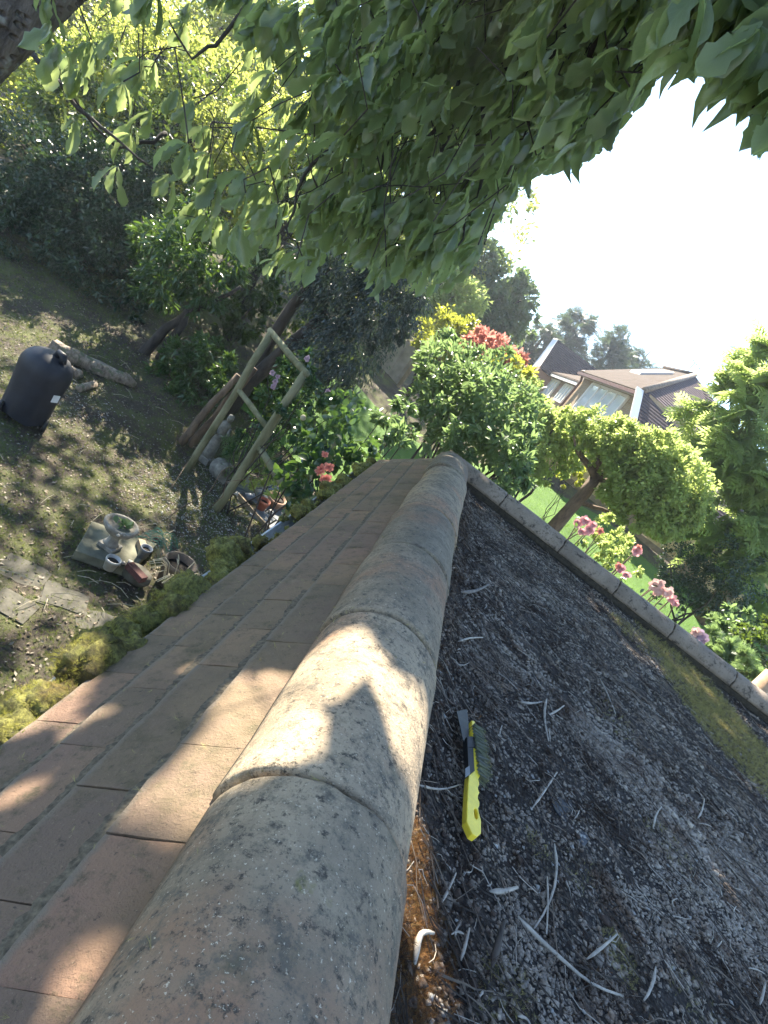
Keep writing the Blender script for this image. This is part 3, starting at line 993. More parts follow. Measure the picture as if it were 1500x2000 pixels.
P, Dn = [], []
for _ in range(900):
    if rng.random() < .62:
        kk = rng.integers(0, 4); P.append(slope_pt(.096 + .098 * kk + rng.choice([.006, rng.uniform(-.09, 0)], p=[.45, .55]), rng.uniform(.1, 3.5)) + nm * rng.uniform(-.012, -.002))
    else:
        jn = joints[rng.integers(3, 10)]; t = rng.uniform(.1, PI - .3)
        P.append(np.array([XC - RR * 1.0 * math.cos(t), jn + rng.choice([rng.normal() * .006, rng.uniform(0, .45)], p=[.6, .4]), ZB - .004 + RR * math.sin(t) ** .88]))
    Dn.append(rand_dir(1)[0] * [1, 1, .35])
P, Dn = np.array(P), nrm(np.array(Dn))
Ln = rng.uniform(.004, .014, len(P))
o = leaf_obj('moss_crumbs', P, Dn, rand_dir(len(P)), Ln, Ln * .5, T_TUFT, M['moss_roof'], garage); tag(o, kind='stuff')

# ---- chippings, litter and moss on the deck (uncountable)
def deck_pts(n, x0=.27, x1=3.3, y0=-.4, y1=3.42, near=1.2):
    y = y0 + (y1 - y0) * rng.random(n) ** near
    x = x0 + (x1 - x0) * rng.random(n) ** near
    k = y < 3.40 - .115 * (x - .2) - .05
    return x[k], y[k]


def patch(x, y, f=5.0, ph=0.0):
    return (np.sin(x * f + ph + 1.5 * np.sin(y * f * .8)) * np.sin(y * f * .9 + ph * 2 + 1.2 * np.sin(x * f * 1.1)) + .5 * np.sin(x * f * 2.7 + ph) * np.cos(y * f * 2.3 - ph))


xa, ya = deck_pts(95000, near=1.15)
xb, yb = deck_pts(42000, .27, 1.35, .2, 1.5, 1.1)
x, y = np.concatenate([xa, xb]), np.concatenate([ya, yb])
kp = rng.random(len(x)) < np.where(patch(x, y) + .5 * patch(x, y, 13, 2) > -.3, 1.0, .3)
x, y = x[kp], y[kp]
kp = ~((x < .36) & (rng.random(len(x)) < .75)); x, y = x[kp], y[kp]
dist = np.hypot(x, y)
sz = (rng.gamma(4, .00062, len(x)) + .0012) * np.where(dist > 1.6, 1.45, 1.0)
pos = np.stack([x, y, deck_z(x, y) + sz * .25], 1)
tag(pebbles('roof_chippings', pos, sz, M['chip'], .7), 'loose grey stone chippings spread over the flat garage roof', kind='stuff')
x, y = deck_pts(34000, x0=.25, near=1.3)
wgt = np.where(x < .42, 1.0, np.where(patch(x, y) + .5 * patch(x, y, 13, 2) < .05, .9, .22)) 
kp = rng.random(len(x)) < wgt; x, y = x[kp], y[kp]
ln = rng.uniform(.006, .017, len(x))
pos = np.stack([x, y, deck_z(x, y) - .001], 1)
dd = rand_dir(len(x)); dd[:, 2] = np.abs(dd[:, 2]) * .6
hx, hy = deck_pts(2200, x0=.27, near=1.15)
lump = np.vstack([np.stack([a + rng.normal(size=34) * .016, b + rng.normal(size=34) * .02, deck_z(a, b) + np.abs(rng.normal(size=34)) * .005], 1) for a, b in zip(hx, hy) if patch(a, b) + .5 * patch(a, b, 13, 2) < .15 or a < .45])
pos = np.vstack([pos, lump]); dd = np.vstack([dd, rand_dir(len(lump)) * [1, 1, .7]]); ln = np.concatenate([ln, rng.uniform(.008, .022, len(lump))])
x = pos[:, 0]
tag(leaf_obj('roof_litter', pos, dd, rand_dir(len(x)), ln, ln * .6, T_TUFT, M['litter_dark']), 'black rotted leaf litter and moss between the chippings', kind='stuff')


def moss_patch(spots, mat, name, label, n0=240):
    P = []
    for (px, py, rr, k) in spots:
        c = on(px, py, ZG + .01)
        a = rng.random(k) * 2 * PI; r = rr * np.sqrt(rng.random(k))
        P.append(np.stack([c[0] + r * np.cos(a), c[1] + r * np.sin(a) * 1.3], 1))
    P = np.vstack(P)
    kp = (P[:, 1] < 3.36 - .115 * (P[:, 0] - .2)) & (P[:, 0] > .27); P = P[kp]
    pos = np.stack([P[:, 0], P[:, 1], deck_z(P[:, 0], P[:, 1])], 1)
    d = rand_dir(len(P)); d[:, 2] = np.abs(d[:, 2]) + .3
    ln = rng.uniform(.006, .014, len(P)) * np.clip(np.hypot(P[:, 0], P[:, 1]) * .8, .9, 2.4)
    tag(leaf_obj(name, pos, d, rand_dir(len(P)), ln, ln * .55, T_TUFT, mat), label, kind='stuff')





moss_patch([(1350, 1320, .28, 3000), (1420, 1415, .34, 5000), (1300, 1265, .22, 1500), (1480, 1490, .32, 3600), (1240, 1240, .15, 420), (1220, 1860, .035, 260), (1060, 1650, .03, 90), (1000, 1960, .05, 330), (1140, 1700, .04, 60), (1370, 1960, .05, 90), (1310, 1650, .06, 80), (1040, 1050, .08, 100), (1200, 1400, .08, 60), (930, 1440, .012, 40)], M['moss_roof'], 'roof_moss', 'dry yellow green moss on the far part of the flat roof')
moss_patch([(800, 1640, .022, 260), (790, 1720, .03, 420), (790, 1800, .035, 520), (800, 1890, .04, 520), (860, 1850, .035, 500), (820, 1700, .035, 500), (830, 1790, .04, 600), (790, 1950, .045, 600), (840, 1930, .04, 450), (845, 1310, .015, 60), (940, 1400, .02, 30), (1180, 1880, .03, 70)], M['moss_red'], 'rust_moss', 'rusty orange moss crumbs beside the ridge tiles')
xc = np.concatenate([rng.uniform(.275, .43, 900), rng.uniform(.28, 3.0, 900)]); yc = np.concatenate([rng.uniform(.3, 3.35, 900), rng.uniform(.3, 3.3, 900)])
kc = (yc < 3.36 - .115 * (xc - .2)) & ((xc < .43) | (patch(xc, yc) < .1)); xc, yc = xc[kc], yc[kc]
tag(pebbles('debris_clods', np.stack([xc, yc, deck_z(xc, yc) + .003], 1), np.minimum(rng.gamma(3, .0016, len(xc)) + .0018, .010), plain('peaty_clod', (0.06, 0.04, 0.028), 0.95, .5, 70, 1.0), .6), 'brown black clods of rotted moss along the foot of the ridge', kind='stuff')
# loose larger chips of pale stone over the near deck
x = rng.uniform(.30, 1.2, 260); y = rng.uniform(.3, 1.2, 260)
tag(pebbles('flint_chips', np.stack([x, y, deck_z(x, y) + .002], 1), rng.uniform(.002, .006, 260), M['stone_pale'], .6), 'pale flint chips among the grey chippings', kind='stuff')
# fine dark stems lying mostly one way
mb = MB()
for _ in range(3000):
    x, y = deck_pts(1, x0=.28, near=1.25)
    if not len(x): continue
    x, y = float(x[0]), float(y[0])
    L_ = rng.uniform(.03, .16); a = rng.normal() * .45 - .55
    if rng.random() < .25: a = rng.uniform(0, PI)
    d = np.array([math.cos(a), math.sin(a)]); c_ = rng.normal() * .15
    pts = []
    for t in (-.5, -.15, .2, .5):
        q_ = np.array([x, y]) + d * t * L_ + np.array([-d[1], d[0]]) * c_ * L_ * (t * t)
        pts.append((q_[0], q_[1], float(deck_z(q_[0], q_[1])) + .006 + rng.uniform(0, .004)))
    mb.tube(pts, rng.uniform(.0006, .0014), 3, False)
tag(mb.build('fine_stems', M['twig_dark']), 'fine dark stems and needles strewn over the chippings', kind='stuff')
mb = MB()
for _ in range(2600):
    x, y = deck_pts(1, x0=.28, near=1.2)
    if not len(x): continue
    x, y = float(x[0]), float(y[0])
    L_ = rng.uniform(.02, .13); a = rng.normal() * .5 - .55
    if rng.random() < .35: a = rng.uniform(0, PI)
    d = np.array([math.cos(a), math.sin(a)]); c_ = rng.normal() * .3
    pts = []
    for t in (-.5, -.15, .2, .5):
        q_ = np.array([x, y]) + d * t * L_ + np.array([-d[1], d[0]]) * c_ * L_ * (t * t)
        pts.append((q_[0], q_[1], float(deck_z(q_[0], q_[1])) + .007 + rng.uniform(0, .005)))
    mb.tube(pts, rng.uniform(.0005, .0011) * max(1, math.hypot(x, y) * .6), 3, False)
tag(mb.build('brown_needles', M['needle_brown']), 'brown needles and rootlets matted over the chippings', kind='stuff')
mb = MB()
for _ in range(1100):
    x, y = deck_pts(1, x0=.28, near=1.2)
    if not len(x): continue
    x, y = float(x[0]), float(y[0])
    L_ = rng.uniform(.02, .07); a = rng.uniform(0, PI); d = np.array([math.cos(a), math.sin(a)]); c_ = rng.normal() * .5
    pts = []
    for t in (-.5, -.15, .2, .5):
        q_ = np.array([x, y]) + d * t * L_ + np.array([-d[1], d[0]]) * c_ * L_ * (t * t)
        pts.append((q_[0], q_[1], float(deck_z(q_[0], q_[1])) + .007 + rng.uniform(0, .004)))
    mb.tube(pts, rng.uniform(.0004, .0009), 3, False)
tag(mb.build('pale_fibres', M['twig_pale']), 'short pale curled fibres strewn over the chippings', kind='stuff')

# ---- sticks one can pick out
def twig(pxs, rad, label, mat='twig_pale', group='bleached twigs on the chippings', z=.012):
    pts = []
    for p in pxs:
        c = on(p[0], p[1], ZG + z); pts.append(np.array([c[0], c[1], float(deck_z(c[0], c[1])) + z - .002]))
    # smooth the path
    out = []
    for i in range(len(pts) - 1):
        for t in (0, .5): out.append(pts[i] * (1 - t) + pts[i + 1] * t)
    out.append(pts[-1])
    for _ in range(2):
        out = [out[0]] + [(out[i - 1] + 2 * out[i] + out[i + 1]) / 4 for i in range(1, len(out) - 1)] + [out[-1]]
    n = len(out)
    o = MB().tube(out, [rad * .82 * (1.15 - .75 * i / n) * (.35 if i == 0 else 1) for i in range(n)], 6, True, .12).build('twig', M[mat], None, True)
    return tag(o, label, 'twig', group)


twig([(795, 1553), (835, 1552), (868, 1544), (902, 1530)], .0026, 'straight pale twig touching the left of the yellow brush handle')
twig([(960, 1738), (985, 1741), (1012, 1732)], .0052, 'short stubby pale twig below the patch of sunlit chippings')
twig([(1086, 1645), (1092, 1700), (1080, 1760), (1050, 1808)], .003, 'long pale twig bent like a bow, beside a straight upright one')
twig([(1015, 1787), (1060, 1832), (1110, 1880), (1160, 1920), (1220, 1943)], .004, 'longest pale stick, running diagonally down from a forked end')
twig([(1150, 1870), (1178, 1850), (1206, 1824)], .0034, 'thick straight white twig above a moss cushion')
twig([(1285, 1885), (1282, 1925), (1260, 1952)], .0034, 'white twig curved like a thorn near the bottom edge')
twig([(1070, 1710), (1073, 1760), (1072, 1820)], .0024, 'thin upright pale twig crossing the bow-shaped one')
twig([(792, 1900), (795, 1850), (812, 1830), (847, 1822)], .005, 'thick pale twig hooked over the rusty moss by the ridge')
twig([(858, 1768), (875, 1738), (893, 1703)], .0026, 'thin slanting twig to the right of the rusty moss')
twig([(897, 1160), (925, 1158), (955, 1141)], .0085, 'knobbly grey lichen-covered twig near the ridge tiles', 'twig_grey')
twig([(893, 1255), (915, 1246), (943, 1245)], .0042, 'pale hooked twig beside the ridge below the knobbly one')
twig([(1067, 1366), (1061, 1388), (1064, 1418), (1073, 1446)], .004, 'pale twig curved like a bracket to the right of the brush')
twig([(1073, 1396), (1088, 1389), (1101, 1379)], .004, 'short pale twig right of the bracket-shaped one')
twig([(1019, 1371), (1038, 1374), (1058, 1371)], .0042, 'short level twig above and left of the bracket-shaped one')
twig([(1171, 1325), (1188, 1357), (1204, 1392)], .0036, 'slender pale stem lying alone on bluish chippings')
twig([(1364, 1597), (1374, 1584), (1376, 1560)], .0034, 'small sickle-shaped twig at the right, above the mossy spot')
twig([(1278, 1616), (1280, 1590), (1293, 1575)], .003, 'small bent twig left of the sickle-shaped one')
twig([(904, 1872), (912, 1842), (918, 1812)], .003, 'short pale twig standing between rusty moss and a dark stem')
twig([(1490, 1958), (1493, 1938), (1497, 1918)], .0034, 'white twig end cut by the right edge of the photo')
twig([(1040, 1578), (1062, 1548), (1088, 1508)], .003, 'pale twig above the dark bare felt patch')
twig([(775, 1560), (772, 1660), (760, 1760)], .0026, 'dark wiry stem lying along the foot of the ridge tiles', 'twig_dark')
twig([(960, 1890), (975, 1840), (985, 1800)], .006, 'flat brown dead stalk near the bottom of the roof', 'twig_dark')
for _ in range(46):
    px, py = rng.uniform(880, 1490), rng.uniform(1060, 1990)
    if py < 980 + (px - 915) * .78 + 70: continue
    if px < 960 and 1380 < py < 1660: continue
    L_ = rng.uniform(14, 42) * (.5 + .5 * (py - 900) / 1100); a = rng.uniform(0, 2 * PI); b = a + rng.normal() * 1.0
    twig([(px, py), (px + math.cos(a) * L_ / 2, py + math.sin(a) * L_ / 2), (px + math.cos(a) * L_ / 2 + math.cos(b) * L_ / 2, py + math.sin(a) * L_ / 2 + math.sin(b) * L_ / 2)],
         rng.uniform(.0012, .0022), 'small pale curled twig scattered among the dark chippings', group='small curled twigs')

# bare felt patch
fp = [on(x, y, ZG + .0005) for x, y in [(1062, 1540), (1085, 1528), (1108, 1540), (1125, 1580), (1150, 1640), (1140, 1655), (1112, 1620), (1085, 1585)]]
MB().prism(fp, (0, 0, .002)).build('felt_patch', plain('bare_felt', (0.035, 0.038, 0.042), 0.5, .3, 80, .5), garage)

# ================================================================== SCRAPER BRUSH
zb = ZG + .016
def pl(pts, z=zb):
    return [on(700 + a / 3, 1350 + b / 3, z) for a, b in pts]


brush = thing('scraper_brush', 'yellow plastic scraper brush lying on the dark chippings', 'scraper brush', on(910, 1540, ZG + .01))
body = [(641, 195), (652, 197), (662, 208), (676, 270), (690, 345), (697, 430), (702, 498), (676, 541), (681, 560), (682, 574), (674, 590), (676, 606), (682, 622), (674, 640), (673, 658), (681, 676), (682, 694), (674, 714), (678, 740), (690, 788), (689, 862), (662, 882), (636, 866), (604, 792), (608, 690), (614, 600), (620, 520), (655, 492), (652, 440), (649, 360), (643, 260)]
hole = [(656, 714), (665, 720), (671, 745), (671, 772), (662, 781), (653, 770), (649, 740), (650, 722)]
bm = bmesh.new()
vs = [bm.verts.new(p) for p in pl(body)]
ed = [bm.edges.new((vs[i], vs[(i + 1) % len(vs)])) for i in range(len(vs))]
hs = [bm.verts.new(p) for p in pl(hole)]
ed += [bm.edges.new((hs[i], hs[(i + 1) % len(hs)])) for i in range(len(hs))]
r = bmesh.ops.triangle_fill(bm, edges=ed, use_beauty=True)
faces = [g for g in r['geom'] if isinstance(g, bmesh.types.BMFace)]
ex = bmesh.ops.extrude_face_region(bm, geom=faces)
bmesh.ops.translate(bm, verts=[g for g in ex['geom'] if isinstance(g, bmesh.types.BMVert)], vec=(0, 0, .013))
bmesh.ops.recalc_face_normals(bm, faces=bm.faces[:])
me = bpy.data.meshes.new('handle'); bm.to_mesh(me); bm.free()
o = link('handle', me, brush, M['yellow'])
b = o.modifiers.new('bevel', 'BEVEL'); b.width = .004; b.segments = 3; b.limit_method = 'ANGLE'; b.angle_limit = R(50)
MB().prism(pl(hole, zb + .001), (0, 0, .003)).build('hang_hole', M['yellow_dark'], brush)
bl = pl([(572, 122), (632, 110), (641, 195), (645, 300), (612, 300), (596, 230)], zb + .006)
MB().prism(bl, (0, 0, .0025)).build('scraper_blade', M['steel'], brush)
MB().prism(pl([(612, 292), (660, 292), (663, 355), (614, 358)], zb + .002), (0, 0, .0135)).build('rubber_band', M['rubber'], brush)
MB().prism(pl([(617, 356), (650, 356), (655, 492), (622, 512)], zb + .003), (0, 0, .012)).build('blade_shank', M['rubber'], brush)
MB().prism(pl([(624, 455), (648, 440), (652, 490), (624, 508)], zb + .0155), (0, 0, .0015)).build('price_label', M['grey_label'], brush)
P, Dn = [], []
a0, a1 = pl([(668, 215), (702, 495)], zb + .01)
for i in range(900):
    t = rng.random(); p = np.array(a0) * (1 - t) + np.array(a1) * t
    t2 = round(t * 14) / 14 * .6 + t * .4
    p = np.array(a0) * (1 - t2) + np.array(a1) * t2
    P.append(p + [-.004, 0, rng.uniform(-.012, .012)]); Dn.append([1, -.25 + rng.normal() * .12, .12 + rng.normal() * .16])
Ln = rng.uniform(.022, .032, len(P))
leaf_obj('bristles', np.array(P), np.array(Dn), rand_dir(len(P)), Ln, .0024, T_BLADE, M['bristle'], brush)
P = np.array(P)[:160] + np.array([.022, -.004, .004]); 
o = leaf_obj('clogged_moss', P, rand_dir(160), rand_dir(160), .006, .004, T_TUFT, M['moss'], brush); tag(o, kind='stuff')

# ================================================================== LEFT GARDEN
def gp(px, py, dz=0.0):
    p = ground(px, py); return np.array([p[0], p[1], float(height(p[0], p[1])) + dz])


# --- covered kettle barbecue
b0 = gp(42, 818)
bbq = thing('covered_barbecue', 'kettle barbecue under a dark blue cover standing on the moss', 'barbecue', b0)
mb = MB()
n = 28
prof = [(.235, .05), (.242, .09), (.245, .30), (.262, .50), (.272, .62), (.268, .68), (.245, .745), (.20, .795), (.13, .83), (.06, .845), (0.001, .848)]
V, Fc = [], []
for i, (r, z) in enumerate(prof):
    for j in range(n):
        t = 2 * PI * j / n
        fold = 1 + (.045 * math.sin(t * 4 + .6) + .025 * math.sin(t * 9 + 1)) * max(0, (.72 - z)) / .6 + .012 * math.sin(t * 5 + z * 9)
        zz = z + (.02 * math.sin(t * 4 + 1.0) if z < .2 else 0)
        V.append(b0 + np.array([r * .95 * fold * math.cos(t), r * .95 * fold * math.sin(t), zz]))
for i in range(len(prof) - 1):
    for j in range(n):
        j2 = (j + 1) % n
        Fc.append((i * n + j, i * n + j2, (i + 1) * n + j2, (i + 1) * n + j))
mb.add(V, Fc).build('cover', M['cover'], bbq, True)
mb = MB(); mb.tube([b0 + [.05, -.02, .83], b0 + [.07, -.02, .885], b0 + [.13, -.03, .89], b0 + [.16, -.04, .815]], [.035, .04, .042, .035], 8)
mb.build('lid_handle', M['cover'], bbq, True)
tc_ = nrm(-b0 * [1, 1, 0]); sd_ = np.array([-tc_[1], tc_[0], 0])
tagc = b0 + sd_ * .195 + tc_ * .17 + [0, 0, .44]
MB().box(tagc, (.075, .008, .085), frame(nrm(tc_ * .75 + sd_ * .65))).build('care_tag', M['white_tag'], bbq)
for sgn in (-1, 1):
    MB().lathe([(.02, -.02), (.075, -.02), (.08, 0), (.075, .02), (.02, .02)], b0 + tc_ * .12 + sd_ * .22 * sgn + [0, 0, .08], 16, frame(sd_)[:, [0, 2, 1]]).build('wheel', M['rubber'], bbq, True)
for a in (0.6, 2.7, 4.6):
    MB().tube([b0 + [.2 * math.cos(a), .2 * math.sin(a), 0], b0 + [.14 * math.cos(a), .14 * math.sin(a), .3]], .014, 6).build('leg', M['rubber'], bbq)
tag(MB().tube([gp(-30, 800, .03), gp(5, 812, .05), gp(30, 818, .03), gp(72, 822, .04)], .007, 5).build('rope', M['wire']), 'pale thin rope on the ground in front of the covered barbecue', 'rope')

# --- rotten logs behind it
def log_obj(a, b, r, label, nm_='log', mat='log', grp='fallen logs'):
    pts = wob(a, b, 9, .015)
    rad = [r * rng.uniform(.75, 1.1) for _ in pts]; rad[-1] *= .5
    o = MB().tube(pts, rad, 10, True, .28).build(nm_, M[mat], None, True)
    return tag(o, label, 'log', grp)


log_obj(gp(95, 688, .10), gp(262, 757, .03), .10, 'long rotten split log lying behind the covered barbecue')
log_obj(gp(112, 722, .05), gp(158, 742, .05), .07, 'short mossy log in front of the long rotten log')
lo = tag(MB().tube([gp(150, 765, .03), gp(182, 757, .05)], .045, 12, True, .1).build('log', M['log'], None, True), 'small round log with its pale sawn end towards the roof', 'log', 'fallen logs')
pe = gp(182, 757, .05)
MB().tube([pe + nrm(-pe * [1, 1, 0]) * .0, pe + nrm(-pe * [1, 1, 0]) * .02], .036, 12).build('sawn_end', M['cutwood'], lo)

# --- rustic pole arch
A0, B0 = gp(365, 920), gp(422, 997)
def above(px, py, base):       # point over a ground point, at the height the photo shows
    r = ray(px, py); k_ = math.hypot(base[0], base[1]) / math.hypot(r[0], r[1])
    return np.array([base[0], base[1], CZ + r[2] * k_])


A1, B1 = above(527, 647, A0), above(596, 727, B0)
arch = thing('garden_arch', 'rustic arch of mossy round poles with a climbing rose', 'garden arch', A0)
MB().tube(wob(A0 - [0, 0, .1], A1, 6, .006), [.052, .05, .048, .047, .046, .046], 10, True, .06).build('post', M['post'], arch, True)
MB().tube(wob(B0 - [0, 0, .1], B1, 6, .006), [.056, .054, .052, .050, .048, .046], 10, True, .06).build('post', M['post'], arch, True)
am, bm_, bc = above(470, 763, A0), above(517, 833, B0), above(505, 870, B0)
C0 = np.array([B0[0] + .95, B0[1] - .35, 0]); C1 = C0 + [0, 0, 1.75]
MB().tube(wob(A1 - (B1 - A1) * .06, B1 + (B1 - A1) * .05, 4, .008), .042, 9, True, .06).build('rail', M['post'], arch, True)
MB().tube(wob(am, bm_, 4, .01), .036, 9, True, .06).build('rail', M['post'], arch, True)
c_end = at(572, 985, C0[1])
MB().tube(wob(bc, c_end, 4, .01), .044, 9, True, .06).build('rail', M['post'], arch, True)
MB().tube(wob(np.array([c_end[0], c_end[1], 0]), np.array([c_end[0], c_end[1], 2.0]), 5, .008), .046, 9, True, .06).build('post', M['post'], arch, True)
D0 = A0 + (c_end * [1, 1, 0] - B0) * .9
MB().tube([np.array([D0[0], D0[1], float(height(D0[0], D0[1]))]), np.array([D0[0], D0[1], 2.0])], .045, 9, True, .06).build('post', M['post'], arch, True)

# climbing rose and its lilac-pink blooms
def bloom(petals, r, open_=.9):
    V, Fc = [], []
    for i in range(petals):
        t = i / petals
        ring = t ** .8
        a = i * 2.4 + rng.normal() * .25
        rr = r * (.18 + .82 * ring) * rng.uniform(.78, 1.15)
        el = (1 - ring) * 1.25 + .1 + (1 - open_) * .5 + rng.normal() * .28
        d = np.array([math.cos(a) * math.cos(el), math.sin(a) * math.cos(el), math.sin(el)])
        s_ = np.array([-math.sin(a), math.cos(a), 0])
        up = np.cross(d, s_) * -1
        base = np.array([0, 0, r * .15])
        w = rr * .46
        o_ = len(V)
        V += [base + s_ * w * .25, base - s_ * w * .25, base + d * rr * .6 + s_ * w * .8 - up * rr * .1, base + d * rr * .6 - s_ * w * .8 - up * rr * .1,
              base + d * rr + s_ * w * .4 + up * rr * .05, base + d * rr - s_ * w * .4 + up * rr * .05]
        Fc += [(o_, o_ + 1, o_ + 3, o_ + 2), (o_ + 2, o_ + 3, o_ + 5, o_ + 4)]
    return mesh_from(np.array(V), Fc, False, 'bloom')


BL = {}
for kk_, mt in (('salmon', 'petal_salmon'), ('pink', 'petal_pink'), ('pale', 'petal_pale'), ('lilac', 'petal_lilac')):
    BL[kk_] = [bloom(46, .05), bloom(38, .044, .7), bloom(42, .052, .8)]
    for me in BL[kk_]: me.materials.append(M[mt])


def flower(parent, p, kind, s, name='flower'):
    d = nrm(-np.asarray(p) + [0, 0, CZ] + rng.normal(size=3) * .6 + [0, 0, .5])
    x = nrm(np.cross([0.3, 1, .2], d)); y = np.cross(d, x)
    return inst(name, BL[kind][rng.integers(3)], parent, p, np.array([x, y, d]).T, (s, s, s))


def bush(name, label, cat, ells, n, size, mat, tmpl=T_OVAL, asp=.55, stems=5, stem_mat='bark_dark', group=None, base=None, rad=.018, leafname='foliage', **kw):
    c = np.mean([e[:3] for e in ells], 0)
    if base is None: base = np.array([c[0], c[1], float(height(c[0], c[1]))])
    t = thing(name, label, cat, base, group)
    crown(leafname, t, ells, n, size, M[mat], tmpl, asp, **kw)
    if stems:
        mb = MB()
        for i in range(stems):
            e = ells[rng.integers(len(ells))]
            tip = np.array(e[:3]) + rand_dir(1)[0] * np.array(e[3:6]) * .6
            mb.tube(wob(base + rng.normal(size=3) * [.06, .06, 0] - [0, 0, .05], tip, 5, .05), np.linspace(rad, rad * .35, 5), 6, False)
        mb.build('stem', M[stem_mat], t, True)
    return t


BLOOM = lambda *a: at(*a)
cr = bush('climbing_rose', 'climbing rose wound over the top of the pole arch', 'climbing rose',
          [ell(560, 745, 50, 6.9), ell(595, 715, 30, 6.6), ell(615, 770, 38, 6.4), ell(530, 790, 45, 7.1), ell(570, 820, 45, 6.7), ell(640, 800, 35, 6.0), ell(500, 850, 45, 7.3), ell(470, 880, 35, 7.4), ell(545, 890, 40, 6.8)],
          3400, .065, 'leaf_rose', base=B0 + [.1, .1, 0], stems=9, rad=.012)
for (px, py, Y) in [(532, 728, 6.5), (538, 745, 6.5), (533, 755, 6.5), (542, 735, 6.5), (600, 700, 6.3), (640, 765, 6.0)]:
    flower(cr, at(px, py, Y), 'lilac', .8)
mb = MB()
for a, b, rr in [((400, 1000), (560, 880), .006), ((455, 1010), (570, 925), .008), ((330, 1010), (465, 905), .007), ((480, 760), (330, 960), .004)]:
    P0, P1 = gp(*a), at(b[0], b[1], 6.0)
    mb.tube(wob(P0, P1, 6, .07), np.linspace(rr, rr * .5, 6), 5, False)
mb.build('cane', M['bark_brown'], cr, True)

rb = bush('rose_bush', 'tall rose bush with salmon flowers rising behind the white gutter', 'rose bush',
          [ell(640, 850, 55, 4.7), ell(600, 920, 50, 4.4), ell(670, 790, 38, 5.0), ell(712, 868, 26, 4.8), ell(590, 840, 35, 5.0), ell(560, 950, 30, 4.4), ell(665, 900, 35, 4.5), ell(600, 980, 35, 4.3)],
          900, .085, 'leaf_rose', asp=.68, base=np.array([-.62, 5.0, 0]), stems=6, rad=.014, clump=14, shell=.15, subr=.35)
for (px, py, s) in [(628, 916, 1.15), (642, 912, 1.0), (637, 936, 1.25), (643, 948, 1.0), (634, 887, .7), (622, 922, .8)]:
    flower(rb, at(px, py, 4.15), 'salmon', s * .85)
hip_ = MB().lathe([(.002, -.03), (.02, -.02), (.028, 0), (.02, .02), (.012, .026)], at(592, 816, 4.9), 10)
hip_.build('rose_hip', M['dry_stem'], rb, True)
# leafy plant between the rose bush and the ridge end
bush('fuchsia_bush', 'loose pale-leaved shrub just left of the ridge end', 'shrub',
     [ell(770, 800, 40, 5.6), ell(760, 850, 28, 5.2), ell(800, 850, 30, 5.4)], 900, .075, 'leaf_fresh', asp=.4, base=np.array([-.6, 6.0, 0]), stems=6, rad=.012, shell=.2)

# pale stone figure between the trunks
f0 = gp(398, 905)
f1 = gp(398, 900)
st = thing('garden_statue', 'weathered pale stone figure behind the left pole of the arch', 'statue', f1)
hS = float(above(430, 795, f1)[2] - f1[2])
MB().lathe([(.085, .09), (.095, .12), (.085, hS * .35), (.062, hS * .52), (.055, hS * .58), (.078, hS * .70), (.085, hS * .77), (.06, hS * .82), (.026, hS * .85)], f1, 14, None, 1.0, .8).build('body', M['stone'], st, True)
MB().lathe([(.02, hS * .84), (.042, hS * .88), (.048, hS * .93), (.038, hS * .985), (.002, hS)], f1 + [.01, 0, 0], 12).build('head', M['stone'], st, True)
for sg_ in (-1, 1): MB().tube([f1 + [.08 * sg_, 0, hS * .77], f1 + [.115 * sg_, -.03, hS * .62], f1 + [.03 * sg_, -.09, hS * .58]], [.026, .024, .018], 8).build('arm', M['stone'], st, True)
MB().box(f1 + [0, 0, .04], (.2, .2, .1)).build('plinth', M['stone'], st, bevel=.008)

# two leaning grey stems of the shrub behind the arch, and the shrub
sh = bush('mahonia_shrub', 'dark spiky-leaved shrub with a bright tip behind the pole arch', 'shrub',
          [ell(370, 715, 65, 8.6), ell(330, 760, 45, 8.6), ell(420, 690, 45, 8.4), ell(400, 750, 55, 8.3), ell(440, 730, 35, 8.0), ell(350, 800, 40, 8.2)], 5200, .11, 'leaf_laurel', asp=.32, stems=0, base=gp(370, 830), droop=.1)
for a, b in [((352, 862), (470, 735)), ((372, 868), (500, 720))]:
    g_ = gp(*a)
    t_ = above(b[0], b[1], g_ + [.15, .2, 0])
    MB().tube(wob(g_ - [0, 0, .1], t_, 6, .008), np.linspace(.062, .042, 6), 9, True, .05).build('stem', M['bark_brown'], sh, True)

# --- mossy slab with pots
sl_c = [gp(137, 1093), gp(173, 1030), gp(298, 1078), gp(243, 1135)]
slab_t = tag(MB().prism([p * [1, 1, 0] for p in sl_c][::-1], (0, 0, .09)).build('concrete_slab', M['slab'], None, False, .006), 'thick mossy concrete slab lying on bare soil with pots on it', 'slab')
def onz(px, py, z): return on(px, py, z)


